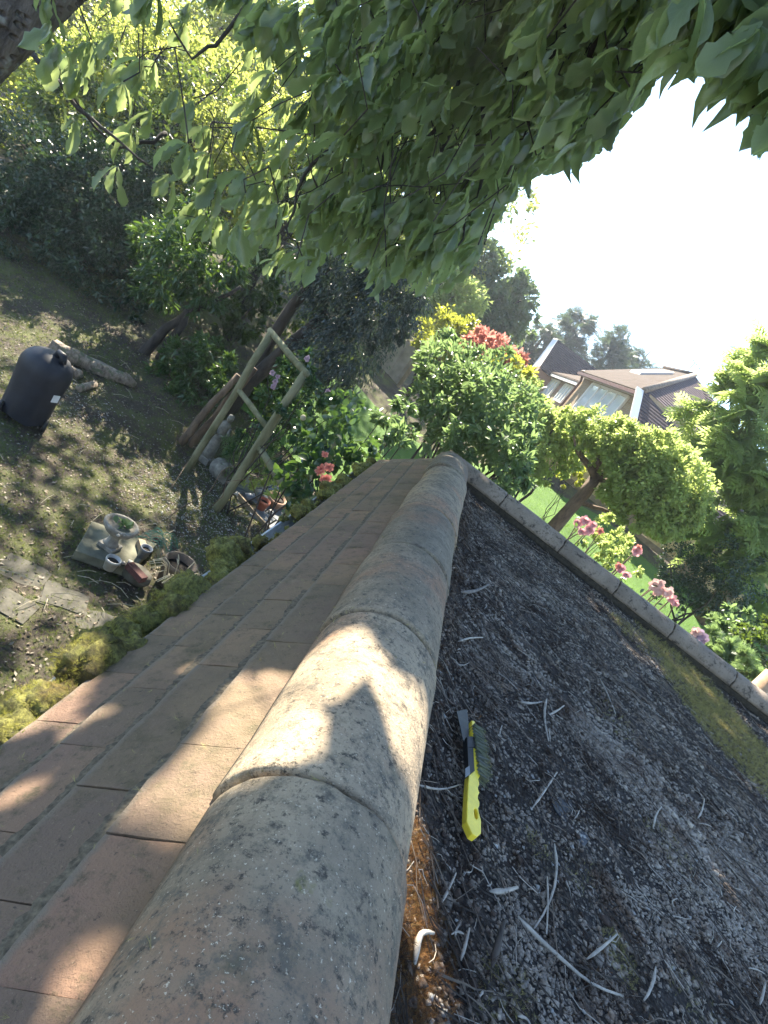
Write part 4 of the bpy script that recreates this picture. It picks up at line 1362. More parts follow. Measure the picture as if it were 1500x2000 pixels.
u0 = onz(213, 1068, .09)
urn = thing('bird_bath', 'low stone bowl on a pedestal holding a green plant, at the slab edge', 'planter bowl', u0)
MB().box(u0 + [0, 0, .02], (.16, .16, .04)).build('foot', M['stone'], urn, bevel=.006)
MB().lathe([(.075, .04), (.06, .06), (.045, .10), (.05, .14), (.075, .17)], u0, 18).build('pedestal', M['stone'], urn, True)
MB().lathe([(.07, .165), (.12, .19), (.152, .235), (.158, .265), (.15, .275), (.128, .27), (.118, .245), (.05, .235), (.001, .235)], u0, 24).build('bowl', M['stone'], urn, True)
gp_ = thing('bowl_plant', 'small green leafy plant growing in the stone bowl', 'plant', u0 + [0, 0, .24])
lp = u0 + np.array([0.0, .03, .25]) + rng.normal(size=(26, 3)) * [.04, .03, .006]
leaf_obj('foliage', lp, nrm(rand_dir(26) * [1, 1, .3] + [0, 0, .6]), rand_dir(26) + [0, 0, 1], rng.uniform(.05, .085, 26), .045, T_OVAL, M['leaf_fresh'], gp_)
for px, py in [(236, 1043), (243, 1044), (231, 1046)]:
    pc = onz(px, py, .35)
    tag(pebbles('pebble', np.array([pc]), np.array([.028]), M['stone_pale'], .7), 'white pebbles in the stone bowl', 'pebble', 'pebbles in the bowl')


def pot(name, label, px, py, r, h, mat, z0=0.0, rim=True, group='plant pots', fill='soil', lean=(0, 0), cat='pot'):
    c = onz(px, py, z0)
    t = thing(name, label, cat, c, group)
    Rm = frame((lean[0], 1, lean[1]))
    k_ = .78
    MB().lathe([(r * k_, 0), (r * .97, h * .8), (r * 1.06, h * .8), (r * 1.06, h), (r * .93, h), (r * .86, h * .72), (.001, h * .72)] if rim else [(r * .7, 0), (r, h), (r * .92, h), (r * .85, h * .7), (.001, h * .7)], c, 22, Rm).build('body', M[mat], t, True)
    if fill: MB().lathe([(r * .84, h * .735), (.001, h * .76)], c, 16, Rm).build('compost', M[fill], t, True)
    return t


pot('plant_pot', 'small white glazed pot at the front corner of the mossy slab', 212, 1110, .062, .11, 'pot_white', .09)
pot('plant_pot', 'small blue grey pot at the right side of the mossy slab', 277, 1087, .055, .11, 'pot_blue', .09)
for (px, py, r) in [(226, 1096, .035), (241, 1099, .045), (255, 1098, .04), (248, 1104, .03), (232, 1103, .03)]:
    tag(pebbles('stone', np.array([onz(px, py, .11)]), np.array([r]), M['stone_pale'], .6), 'pale rounded stone between the small pots on the slab', 'stone', 'stones on the slab')
bk = onz(266, 1118, .14)
tag(MB().box(bk, (.21, .075, .06), rotz(-.25)).build('brick', M['brick'], None, False, .004), 'maroon brick lying across the round buff stone', 'brick')
tag(MB().lathe([(.10, 0), (.115, .03), (.11, .09), (.09, .105), (.001, .105)], onz(262, 1130, 0.01), 18, None, 1.25, .9).build('round_stone', M['flag'], None, True), 'round buff stone block under the maroon brick', 'stone')
tag(MB().box(onz(278, 1069, .12), (.18, .07, .06), rotz(-.75)).build('timber_offcut', M['wood_post'], None, False, .004), 'short offcut of pale timber on the far edge of the slab', 'timber offcut')
bp = pot('plant_pot', 'large brown pot of dry stalks close to the gutter moss', 330, 1138, .155, .26, 'pot_brown', 0.0)
bpc = onz(330, 1138, .2)
mb = MB()
for i in range(26):
    a = rng.uniform(0, 2 * PI); L_ = rng.uniform(.18, .38)
    p = bpc + np.array([math.cos(a) * .06, math.sin(a) * .06, 0]); q_ = p + np.array([math.cos(a + 1) * L_ * .45, math.sin(a + 1) * L_ * .45, L_ * .7])
    mb.tube([p, p * .5 + q_ * .5 + [0, 0, .06], q_, q_ + np.array([math.cos(a), math.sin(a), -1]) * .08], .004, 4, False)
ds = thing('dead_plant', 'tangle of dry pale stalks standing in the large brown pot', 'dead plant', bpc)
mb.build('stem', M['dry_stem'], ds)
# green wire netting
mb = MB(); nc = onz(302, 1068, 0)
for i in range(9):
    for s_ in (1, -1):
        pts = [nc + np.array([(-.16 + .32 * t) , (-.15 + .034 * i + s_ * .15 * (t - .5)), .05 + .10 * math.sin(PI * t) + .03 * math.sin(9 * t + i)]) for t in np.linspace(0, 1, 7)]
        mb.tube(pts, .0022, 3, False)
tag(mb.build('wire_netting', M['net']), 'crumpled green wire netting beside the slab', 'netting')
# broken flags sunk in the soil
for i, (px, py, w, d_, a, lb) in enumerate([(125, 1172, .34, .26, .5, 'buff paving flag sunk in the soil, nearest the dark gap'), (98, 1160, .12, .3, .45, 'narrow strip of broken flag beside the wider one'),
                                            (45, 1120, .36, .3, .3, 'broken pale flag at the left edge, half under soil'), (25, 1185, .3, .26, .2, 'buff flag at the left edge with sunlight on it'), (185, 1215, .3, .24, .7, 'buff flag half buried below the mossy slab')]):
    c = gp(px, py, .004)
    pts = [c + rotz(a) @ np.array([w * x_ / 2 * rng.uniform(.9, 1.05), d_ * y_ / 2 * rng.uniform(.9, 1.05), 0]) for x_, y_ in [(-1, -1), (-.1, -.97), (1, -1), (1.02, 0), (.97, .8), (.5, 1), (-1, .96)]]
    tag(MB().prism(pts, (0, 0, .008)).build('paving_flag', M['flag'], None, False, .006), lb, 'paving flag', 'sunken flags')

# --- patio corner with pots
pat = thing('patio', 'blue grey paving by the pots below the gutter', 'patio', gp(520, 1030)); pat['kind'] = 'structure'
del pat['category']
pc0 = gp(540, 1010)
pl0, pl1 = gp(548, 1066), gp(462, 972)
ax = nrm(gp(600, 985) - gp(485, 1060)); ay = np.array([-ax[1], ax[0], 0]); ax[2] = 0
for i in range(-7, 8):
    for j in range(-6, 7):
        c = pc0 + ax * (i * .37) + ay * (j * .31 + (i % 2) * .1); c[2] = .012
        if not (-2.1 < c[0] < -.3 and 4.8 < c[1] < 8.6): continue
        if (c[0] - pl0[0]) * (pl1[1] - pl0[1]) - (c[1] - pl0[1]) * (pl1[0] - pl0[0]) < .12: continue
        MB().box(c, (.36 * rng.uniform(.94, 1), .3 * rng.uniform(.94, 1), .05), np.array([ax, ay, [0, 0, 1]]).T @ rotz(rng.normal() * .02)).build('paving_slab', M['paving'], pat, False, .005)
MB().box((pl0 + pl1) / 2 + [0, 0, .02], (.03, float(np.linalg.norm((pl1 - pl0)[:2])), .09), frame((pl1 - pl0) * [1, 1, 0])).build('edging_board', M['wood_post'], pat)
pot('plant_pot', 'empty terracotta pot on the blue grey paving', 508, 993, .085, .15, 'terracotta', .04, lean=(.1, .1))
pot('plant_pot', 'wide buff pot behind the empty terracotta one', 534, 986, .14, .15, 'terracotta_b', .04, fill='soil', lean=(-.1, .2))
pot('plant_pot', 'small bright orange pot beside the wide buff one', 551, 990, .065, .12, 'orange_pot', .04, fill=None)
tag(pebbles('boulder', np.array([onz(488, 970, .09)]), np.array([.12]), M['pot_blue'], .7), 'dark blue grey boulder behind the terracotta pot', 'boulder')
tag(pebbles('stone', np.array([onz(530, 1000, .06)]), np.array([.07]), M['stone_pale'], .5), 'flat whitish stone in front of the buff pot', 'stone')
tag(pebbles('stone', np.array([onz(464, 966, .05)]), np.array([.05]), M['stone_pale'], .7), 'small cream stone at the corner of the planter', 'stone')
tag(pebbles('stone', np.array([onz(505, 956, .15)]), np.array([.10]), M['stone_pale'], .5), 'grey white rock under the trailing plant', 'stone')
pb = onz(476, 955, 0.0)
pln = thing('planter_box', 'sage green planter box behind the front arch pole', 'planter', pb)
MB().box(pb + [0, 0, .14], (.36, .2, .28), rotz(.5), 1.12).build('body', M['planter'], pln, False, .006)
MB().box(pb + [0, 0, .285], (.37, .21, .012), rotz(.5)).build('compost', M['soil'], pln)
bush('trailing_plant', 'yellowish trailing plant spilling from the planter box', 'plant', [ell(505, 928, 30, 6.9), ell(520, 950, 28, 6.6), ell(535, 960, 22, 6.3), ell(490, 940, 24, 6.9)], 1500, .035, 'leaf_hedge', asp=.5, stems=4, base=pb + [.1, 0, .28], rad=.006)
tub = thing('stone_tub', 'round mossy stone tub tipped on its side between the arch poles', 'tub', gp(425, 932))
tb = gp(425, 932, .13)
MB().lathe([(.10, -.16), (.15, -.1), (.16, .05), (.15, .15), (.13, .16), (.11, .1), (.001, .08)], tb, 18, frame(nrm([.9, -.5, .15]))[:, [0, 2, 1]]).build('body', M['stone'], tub, True)
bush('lavender_bush', 'grey green bushy plant behind the front arch pole', 'plant', [ell(470, 890, 45, 7.4), ell(500, 905, 35, 7.0), ell(440, 900, 32, 7.5), ell(510, 870, 35, 7.2)], 3000, .06, 'leaf_fresh', tmpl=T_DIA, asp=.14, stems=3, base=gp(470, 925))

# --- ground cover: moss tufts, grass, fallen leaves, chips
def scatter(n, x0, x1, y0, y1, pw=1.0):
    x = rng.uniform(x0, x1, n); y = y0 + (y1 - y0) * rng.random(n) ** pw
    return x, y


x, y = scatter(95000, -8.5, -.35, 2.2, 11, 1.1)
kp = rng.random(len(x)) < np.clip(.55 + .6 * patch(x, y, 1.6, .7), .12, 1); x, y = x[kp], y[kp]
d = rand_dir(len(x)) * [1, 1, .5] + [0, 0, .75]
ln = rng.uniform(.02, .055, len(x))
tag(leaf_obj('grass_tufts', np.stack([x, y, height(x, y)], 1), d, rand_dir(len(x)), ln, ln * .8, T_TUFT, M['grass']), 'thin mossy grass growing in the shade beside the garage', kind='stuff')
x, y = scatter(26000, -8, -.3, 2.2, 10.5)
d = rand_dir(len(x)) * [1, 1, .35]; ln = rng.uniform(.014, .045, len(x))
tag(leaf_obj('leaf_litter', np.stack([x, y, height(x, y) + .012], 1), d, rand_dir(len(x)) * .6 + [0, 0, 1], ln, ln * .55, T_DIA, M['litter']), 'fallen leaves and petals scattered on the soil', kind='stuff')
cc = [gp(330, 940), gp(420, 1030), gp(440, 960), gp(120, 790), gp(380, 1010)]
P = np.vstack([c[:2] + rng.normal(size=(480, 2)) * [.42, .42] for c in cc])
P = P[P[:, 0] < -.3]
pos = np.stack([P[:, 0], P[:, 1], height(P[:, 0], P[:, 1]) + .008], 1)
tag(pebbles('ground_chips', pos, rng.uniform(.005, .014, len(P)), M['stone_pale'], .5), 'pale stone chips lying on the bare soil', kind='stuff')
mb = MB()
for _ in range(160):
    x, y = float(rng.uniform(-6, -.5)), float(rng.uniform(3, 8)); a = rng.uniform(0, PI); L_ = rng.uniform(.06, .25)
    p = np.array([x, y, float(height(x, y)) + .02]); e_ = np.array([math.cos(a), math.sin(a), .1]) * L_
    mb.tube([p, p + e_ * .5 + [0, 0, .02], p + e_], .003, 4, False)
tag(mb.build('ground_twigs', M['dry_stem']), 'dry stalks fallen on the mossy ground', kind='stuff')
x, y = scatter(42000, -3.2, 11.5, 9.2, 13.2)
d = rand_dir(len(x)) * [1, 1, .4] + [0, 0, .9]; ln = rng.uniform(.03, .06, len(x))
tag(leaf_obj('lawn_grass', np.stack([x, y, height(x, y) + .02], 1), d, rand_dir(len(x)), ln, ln * .5, T_TUFT, M['grass_lawn']), 'short bright grass of the lawn', kind='stuff')

# ================================================================== SHRUBS AND TREES, left and middle
def tree(name, label, ells, n, size, mat, tr=None, tmpl=T_DIA, asp=.5, bark='bark_dark', cat='tree', group=None, r0=.15, base=None, limbs=5, **kw):
    c = np.mean([e[:3] for e in ells], 0)
    if base is None: base = np.array([c[0], c[1], float(height(c[0], c[1]))])
    base = np.asarray(base, float)
    t = thing(name, label, cat, base, group)
    top = c if tr is None else np.asarray(tr, float)
    trunk(t, wob(base - [0, 0, .1], top, 7, .03), r0, r0 * .45, M[bark])
    for i in range(limbs):
        e = ells[rng.integers(len(ells))]
        s_ = base + (top - base) * rng.uniform(.45, 1)
        tip = np.array(e[:3]) + rand_dir(1)[0] * np.array(e[3:6]) * .65
        MB().tube(wob(s_, tip, 6, .05), np.linspace(r0 * .38, r0 * .08, 6), 6, False, .1).build('limb', M[bark], t, True)
    crown('crown', t, ells, n, size, M[mat], tmpl, asp, **kw)
    return t


# dense dark evergreen at the left
bush('evergreen_shrub', 'large dense dark evergreen shrub behind the barbecue and logs', 'shrub',
     [ell(60, 340, 110, 9.5), ell(190, 400, 110, 9.8), ell(60, 480, 120, 9.2), ell(190, 530, 95, 9.4), ell(90, 600, 75, 9.0), ell(-60, 420, 130, 9.2), ell(230, 330, 80, 10.2), ell(-40, 590, 90, 8.8), ell(170, 610, 60, 9.2), ell(20, 650, 50, 8.9), ell(70, 640, 55, 8.9), ell(160, 645, 45, 9.1), ell(245, 615, 42, 9.3), ell(-20, 670, 60, 8.7)],
     52000, .085, 'leaf_dark', tmpl=T_DIA, asp=.45, stems=0, base=gp(70, 690), rad=.05, clump=45, shell=.62, subr=.17)
# small laurel with a forked trunk
g_ = gp(280, 690)
lt = thing('laurel_tree', 'small laurel with two dark leaning trunks behind the shrub', 'tree', g_)
t1 = above(352, 605, g_ + [.2, .2, 0])
trunk(lt, wob(g_ - [0, 0, .1], t1, 6, .03), .10, .055, M['bark_dark'])
g2 = gp(312, 700)
trunk(lt, wob(g2 - [0, 0, .1], above(370, 608, g2), 6, .03), .09, .05, M['bark_dark'])
trunk(lt, wob(t1, at(470, 560, 8.6), 6, .04), .05, .025, M['bark_dark'], 'limb')
crown('crown', lt, [ell(350, 510, 70, 8.6), ell(300, 560, 45, 8.8), ell(400, 560, 50, 8.6), ell(430, 500, 55, 9.0), ell(380, 440, 60, 9.2), ell(300, 470, 50, 9.3)], 6500, .115, M['leaf_laurel'], T_OVAL, .32, .55, 30, .45, .22)
# dark holly-like tree in the middle
g_ = gp(478, 790)
base = np.array([-3.3, 9.0, float(height(-3.3, 9.0))])
ht = thing('holly_tree', 'dark tree with small grey glossy leaves leaning over the arch', 'tree', base)
b1 = at(520, 705, 8.7)
base = np.array([b1[0] - .15, b1[1], float(height(b1[0], b1[1]))])
trunk(ht, wob(base, at(575, 665, 8.5), 4, .02) + [at(640, 615, 8.3)], .13, .08, M['bark_dark'])
trunk(ht, wob(base + [0, .2, 0], at(570, 600, 8.6), 4, .02) + [at(640, 520, 8.4)], .12, .07, M['bark_dark'])
trunk(ht, wob(at(575, 665, 8.5), at(700, 600, 8.0), 5, .04), .06, .02, M['bark_dark'], 'limb')
trunk(ht, wob(at(570, 600, 8.6), at(690, 480, 8.2), 5, .04), .06, .02, M['bark_dark'], 'limb')
crown('crown', ht, [ell(680, 520, 75, 8.0), ell(740, 600, 70, 7.8), ell(660, 610, 60, 8.3), ell(620, 540, 60, 8.5), ell(690, 680, 70, 8.0), ell(620, 690, 50, 8.4), ell(760, 520, 55, 7.8), ell(650, 740, 45, 8.2), ell(780, 640, 35, 7.9), ell(800, 580, 40, 7.9)],
      26000, .062, M['leaf_blue'], T_DIA, .34, 1.0, 30, .35, .26)
# dark filling shrubs between
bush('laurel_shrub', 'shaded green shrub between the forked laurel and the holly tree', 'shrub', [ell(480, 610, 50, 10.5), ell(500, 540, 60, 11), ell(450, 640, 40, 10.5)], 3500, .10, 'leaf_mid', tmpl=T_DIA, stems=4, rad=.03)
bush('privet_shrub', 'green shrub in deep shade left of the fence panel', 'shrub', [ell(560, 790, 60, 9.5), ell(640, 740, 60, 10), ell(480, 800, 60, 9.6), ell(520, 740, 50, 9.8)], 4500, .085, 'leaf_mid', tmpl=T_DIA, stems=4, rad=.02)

# tall sunlit trees behind
def big(name, label, cx_, cy_, ztop, zlow, rx, n, size, mat, r0=.28, **kw):
    ells = []
    hh = ztop - zlow
    for i in range(11):
        a = rng.uniform(0, 2 * PI); t = rng.random()
        k_ = math.sin(PI * (.18 + .72 * t))
        ells.append((cx_ + math.cos(a) * rx * .55 * k_, cy_ + math.sin(a) * rx * .55 * k_, zlow + hh * (.12 + .78 * t), rx * .55, rx * .55, hh * .22))
    b_ = (cx_, cy_, float(height(cx_, cy_)))
    return tree(name, label, ells, n, size, mat, tr=(cx_, cy_, zlow + hh * .6), base=b_, r0=r0, limbs=7, **kw)


big('oak_tree', 'tall sunlit tree behind the dark evergreen, at the far left', -18.5, 19.5, 8.6, 1.6, 4.2, 17000, .23, 'leaf_back', clump=28, shell=.35, group='sunlit trees at the back')
big('oak_tree', 'sunlit tree just behind the forked laurel', -14.2, 21.5, 10.6, 1.8, 4.5, 19000, .23, 'leaf_back', clump=28, shell=.35, group='sunlit trees at the back')
big('oak_tree', 'tall yellow green tree behind the holly tree', -9.2, 23.0, 12.4, 2.0, 4.3, 16000, .23, 'leaf_back', clump=28, shell=.35, group='sunlit trees at the back')
big('oak_tree', 'greenish tree behind the gap above the fence panel', -5.2, 24.0, 11.5, 2.4, 3.4, 11000, .23, 'leaf_back', clump=28, shell=.35, group='sunlit trees at the back')
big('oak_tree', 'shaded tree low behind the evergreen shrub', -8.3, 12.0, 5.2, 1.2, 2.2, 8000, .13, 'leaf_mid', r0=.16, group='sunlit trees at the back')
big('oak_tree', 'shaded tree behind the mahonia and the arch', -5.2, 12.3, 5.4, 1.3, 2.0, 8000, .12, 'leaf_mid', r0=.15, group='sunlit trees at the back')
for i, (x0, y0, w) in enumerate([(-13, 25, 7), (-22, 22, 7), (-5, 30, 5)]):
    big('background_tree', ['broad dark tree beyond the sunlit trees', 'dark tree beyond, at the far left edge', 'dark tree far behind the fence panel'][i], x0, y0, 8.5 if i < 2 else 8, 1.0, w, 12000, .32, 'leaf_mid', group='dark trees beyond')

bush('hazel_shrub', 'yellow green sunlit bushes above the dark evergreen shrub', 'shrub', [ell(130, 190, 80, 12.2), ell(230, 210, 90, 12.4), ell(330, 270, 85, 12.6), ell(160, 120, 80, 12.6), ell(280, 120, 95, 13), ell(20, 190, 80, 12), ell(-60, 230, 90, 11.5)], 15000, .12, 'leaf_back', tmpl=T_DIA, asp=.55, stems=5, rad=.03, clump=30, shell=.4)
bush('hazel_shrub', 'yellow green sunlit bushes between the laurel and the hanging leaves', 'shrub', [ell(430, 300, 80, 12.8), ell(510, 370, 70, 12.8), ell(560, 280, 80, 13.2), ell(420, 180, 95, 13.6), ell(600, 400, 60, 13), ell(470, 450, 60, 12.6), ell(640, 320, 70, 13.5)], 13000, .12, 'leaf_back', tmpl=T_DIA, asp=.55, stems=5, rad=.03, clump=30, shell=.4)

# ================================================================== FENCES
def fence(name, label, a, b, h, mat, boards, posts=2, grp=None, thick=.022):
    a, b = np.asarray(a, float), np.asarray(b, float)
    d = nrm(b - a); L_ = np.linalg.norm(b[:2] - a[:2])
    t = thing(name, label, 'fence', a, grp)
    sd2 = np.array([-d[1], d[0], 0])
    bw = L_ / boards
    me = MB().box((0, 0, 0), (bw * .97, thick, h)).mesh(); me.materials.append(M[mat])
    for i in range(boards):
        c = a + (b - a) * ((i + .5) / boards)
        inst('board', me, t, (c[0], c[1], (a[2] + (b[2] - a[2]) * (i + .5) / boards) + h / 2 + .12) + sd2 * (.012 if i % 2 else -.004), rotz(math.atan2(d[1], d[0]) + rng.normal() * .004))
    for z_ in (.25, h * .9):
        MB().tube([a + [0, 0, z_] + sd2 * .04, b + [0, 0, z_] + sd2 * .04], .03, 4).build('rail', M['wood_post'], t)
    for i in range(posts):
        c = a + (b - a) * (i / (posts - 1))
        MB().box(c + np.array([0, 0, (h + .25) / 2]) - sd2 * .03, (.09, .09, h + .25), rotz(math.atan2(d[1], d[0]))).build('post', M['wood_post'], t, False, .006)
    MB().box((a + b) / 2 + [0, 0, .06], (L_, .035, .14), rotz(math.atan2(d[1], d[0]))).build('gravel_board', M['wood_post'], t)
    return t


fa = at(735, 712, 15.5); fb = at(798, 712, 14.9)
za, zb_ = at(745, 733, 15.5)[2], at(792, 745, 14.9)[2]
hpan = at(788, 690, 15.2)[2] - at(775, 722, 15.2)[2]
fence('fence', 'grey close-boarded fence panel seen between the holly tree and green shrub', (fa[0] - .9, 15.7, za - .25), (fb[0] + .1, 15.1, za - .25), 1.25, 'wood_fence_grey', 12, grp='garden fences')
xs_ = [1.2, 3.0, 4.8, 6.6, 8.4, 10.2]
lb = ['tan fence panel behind the green shrub past the ridge end', 'tan fence panel left of the small round tree', 'tan fence panel behind the small tree trunk', 'tan fence panel behind the pink roses', 'shaded fence panel behind the dark shrub', ]
for i in range(5):
    y0 = 14.3 - .18 * i; y1 = 14.3 - .18 * (i + 1)
    x0, x1 = xs_[i], xs_[i + 1]
    fence('fence', lb[i], (x0 + .05, y0, float(height(x0, y0))), (x1 - .05, y1, float(height(x1, y1))), 1.2, 'wood_fence', 16, grp='garden fences')

# ================================================================== RIGHT GARDEN
bush('green_shrub', 'big fresh green shrub right behind the end of the ridge', 'shrub',
     [ell(900, 790, 75, 7.6), ell(970, 800, 75, 7.6), ell(860, 730, 60, 8.2), ell(990, 880, 60, 7.2), ell(930, 870, 60, 7.2), ell(880, 700, 45, 8.6), ell(840, 790, 45, 7.6), ell(1010, 920, 40, 6.9), ell(960, 730, 50, 8.4), ell(870, 860, 40, 7.0), ell(980, 960, 30, 6.6)],
     9500, .105, 'leaf_fresh', asp=.42, stems=12, rad=.03, base=np.array([.7, 7.3, .2]), clump=35, shell=.45, subr=.22)
bush('golden_shrub', 'yellow sunlit shrub above the green one, beside the red shrub', 'shrub', [ell(868, 655, 48, 14), ell(840, 680, 32, 14), ell(905, 640, 28, 14.2), ell(880, 690, 40, 13.8)], 5000, .11, 'leaf_yellow', tmpl=T_DIA, stems=5, rad=.03, clump=40)
bush('photinia_shrub', 'shrub with red and pink young leaves between golden shrub and hedge', 'shrub', [ell(940, 680, 32, 13.2), ell(975, 690, 30, 13.0), ell(1000, 712, 22, 12.8), ell(960, 705, 30, 13)], 3400, .13, 'leaf_red', tmpl=T_DIA, stems=5, rad=.03, clump=30)
bush('low_shrub', 'yellow green growth at the foot of the red shrub', 'shrub', [ell(960, 735, 38, 12.5), ell(1010, 745, 36, 12.2), ell(920, 720, 30, 12.8)], 3200, .11, 'leaf_yellow', tmpl=T_DIA, stems=3, rad=.03)
tag(bush('garden_hedge', 'long yellow green hedge sloping down towards the small round tree', 'hedge',
         [ell(1025, 775, 34, 11.8), ell(1062, 812, 38, 11.4), ell(1100, 845, 36, 11.0), ell(1060, 855, 42, 11.2), ell(1125, 875, 34, 10.8), ell(1085, 890, 40, 10.8), ell(1040, 830, 40, 11.4), ell(1060, 900, 40, 10.8)],
         12000, .085, 'leaf_hedge', tmpl=T_DIA, stems=6, rad=.04, clump=45, shell=.6, subr=.18))
# small round tree
g_ = at(1095, 1035, 10.0)
tb_ = np.array([g_[0] - .12, 10.0, float(height(g_[0], 10.0))])
rt = thing('round_tree', 'small tree with a domed sunlit crown and a leaning brown trunk', 'tree', tb_)
fk = at(1163, 935, 9.9)
trunk(rt, wob(tb_ - [0, 0, .1], fk, 7, .015), .145, .10, M['bark_brown'])
for b_, r_ in [((1128, 880), .07), ((1170, 890), .075), ((1215, 905), .06), ((1190, 1000), .045), ((1260, 950), .045)]:
    s_ = fk if b_ != (1190, 1000) else at(1130, 980, 9.9)
    trunk(rt, wob(s_, at(b_[0], b_[1], 9.8), 5, .03), r_, r_ * .6, M['bark_brown'], 'limb')
    trunk(rt, wob(at(b_[0], b_[1], 9.8), at(b_[0] + (b_[0] - 1163) * .8 + 20, b_[1] - 30, 9.6), 5, .05), r_ * .55, r_ * .15, M['bark_brown'], 'limb')
crown('crown', rt, [ell(1155, 838, 38, 9.8), ell(1212, 868, 46, 9.7), ell(1270, 900, 56, 9.5), ell(1320, 945, 58, 9.4), ell(1240, 940, 58, 9.4), ell(1300, 990, 56, 9.2), ell(1345, 985, 36, 9.3), ell(1118, 828, 28, 10.0), ell(1190, 895, 40, 9.6), ell(1335, 1000, 32, 9.3), ell(1255, 895, 42, 9.9), ell(1305, 1025, 28, 9.2), ell(1245, 1005, 30, 9.2)],
      40000, .074, M['leaf_hedge'], T_DIA, .55, .4, 45, .62, .20)
bush('spiraea_shrub', 'small yellow shrub under the fork of the round tree', 'shrub', [ell(1115, 930, 24, 11.4), ell(1145, 935, 20, 11.4)], 800, .06, 'leaf_yellow', tmpl=T_DIA, stems=4, rad=.008, shell=.2)
bush('rose_shrub', 'pale-leaved shrub behind the pink roses at the parapet', 'shrub', [ell(1190, 1035, 30, 8.2), ell(1205, 1060, 32, 7.9), ell(1170, 1060, 28, 7.6), ell(1225, 1090, 30, 7.4), ell(1180, 1085, 30, 7.2)], 2600, .055, 'leaf_hedge', tmpl=T_DIA, stems=6, rad=.01, shell=.3)
# pink roses looking over the parapet
specs = [('rose_plant', 'rose with a big clump of pink blooms beside the leaning trunk', 6.2, [(1128, 1022, 'pink', 1.2), (1143, 1018, 'pink', 1.3), (1150, 1034, 'pink', 1.4), (1136, 1038, 'pink', 1.3), (1158, 1026, 'pink', 1.0), (1172, 1038, 'salmon', 1.0)]),
         ('rose_plant', 'single rose bloom on a tall stem against the dark fence', 6.0, [(1243, 1076, 'pink', 1.25), (1247, 1070, 'salmon', .9)]),
         ('rose_plant', 'rose with two pink blooms low against the parapet', 5.6, [(1212, 1110, 'pink', 1.1), (1223, 1122, 'pink', 1.1), (1208, 1106, 'salmon', .8)]),
         ('rose_plant', 'rose with a row of pale pink blooms in front of the dark shrub', 5.6, [(1278, 1143, 'pale', 1.2), (1288, 1140, 'pale', 1.1), (1292, 1154, 'pale', 1.3), (1303, 1158, 'pale', 1.3), (1311, 1170, 'pink', 1.2), (1318, 1178, 'pink', .9), (1284, 1152, 'pale', 1.2)]),
         ('rose_plant', 'pale lilac rose just showing above the parapet at the right', 5.2, [(1358, 1235, 'pale', 1.3), (1367, 1240, 'lilac', 1.3), (1372, 1248, 'lilac', 1.1)])]
for nm_, lb_, Y, fl in specs:
    pts = [at(a, b, Y) for a, b, _, _ in fl]
    c = np.mean(pts, 0)
    t = thing(nm_, lb_, 'rose', (c[0], c[1] + .2, float(height(c[0], Y + .2))), 'pink roses beyond the parapet')
    for p, f_ in zip(pts, fl): flower(t, p, f_[2], f_[3])
    mb = MB()
    b_ = np.array([c[0], c[1] + .2, float(height(c[0], Y + .2))])
    for p in pts: mb.tube(wob(b_ + rng.normal(size=3) * [.1, .1, 0], p, 5, .03), .006, 5, False)
    mb.build('stem', M['bark_brown'], t)
    pp = np.vstack([b_ + (p - b_) * s_ + rng.normal(size=3) * .09 for p in pts for s_ in np.linspace(.55, .97, 16)])
    leaf_obj('foliage', pp, rand_dir(len(pp)), rand_dir(len(pp)) + [0, 0, 1], .06, .04, T_OVAL, M['leaf_rose'], t)

# tall cypress at the right: drooping feathery sprays
def cypress(name, label, ells, n, size, mat, base, r0=.22, droop=.45):
    t = thing(name, label, 'tree', base, 'conifers at the right')
    c = np.mean([e[:3] for e in ells], 0)
    trunk(t, [np.asarray(base, float) - [0, 0, .1], np.array([base[0], base[1], c[2]]), np.array([base[0], base[1], max(e[2] for e in ells)])], r0, .05, M['bark_brown'])
    P0, D0 = cloud(ells, n // 6, 6, .55, .30)
    f0 = nrm(D0 * [1, 1, .4] + rand_dir(len(P0)) * .5 + [0, 0, -droop]); n0 = nrm(rand_dir(len(P0)) * .6 + [0, 0, .8]); s0_ = nrm(np.cross(n0, f0))
    P, d, nn = [], [], []
    for j in range(6):
        a = (j - 2.5) * .26
        P.append(P0 + f0 * (.02 + .05 * abs(j - 2.5)) ); d.append(f0 * math.cos(a) + s0_ * math.sin(a)); nn.append(n0 + rng.normal(size=n0.shape) * .15)
    P, d, nn = np.vstack(P), nrm(np.vstack(d)), np.vstack(nn)
    leaf_obj('crown', P, d, nn, size * rng.uniform(.7, 1.3, len(P)), size * rng.uniform(.5, .8, len(P)), T_FROND, M[mat], t)
    return t


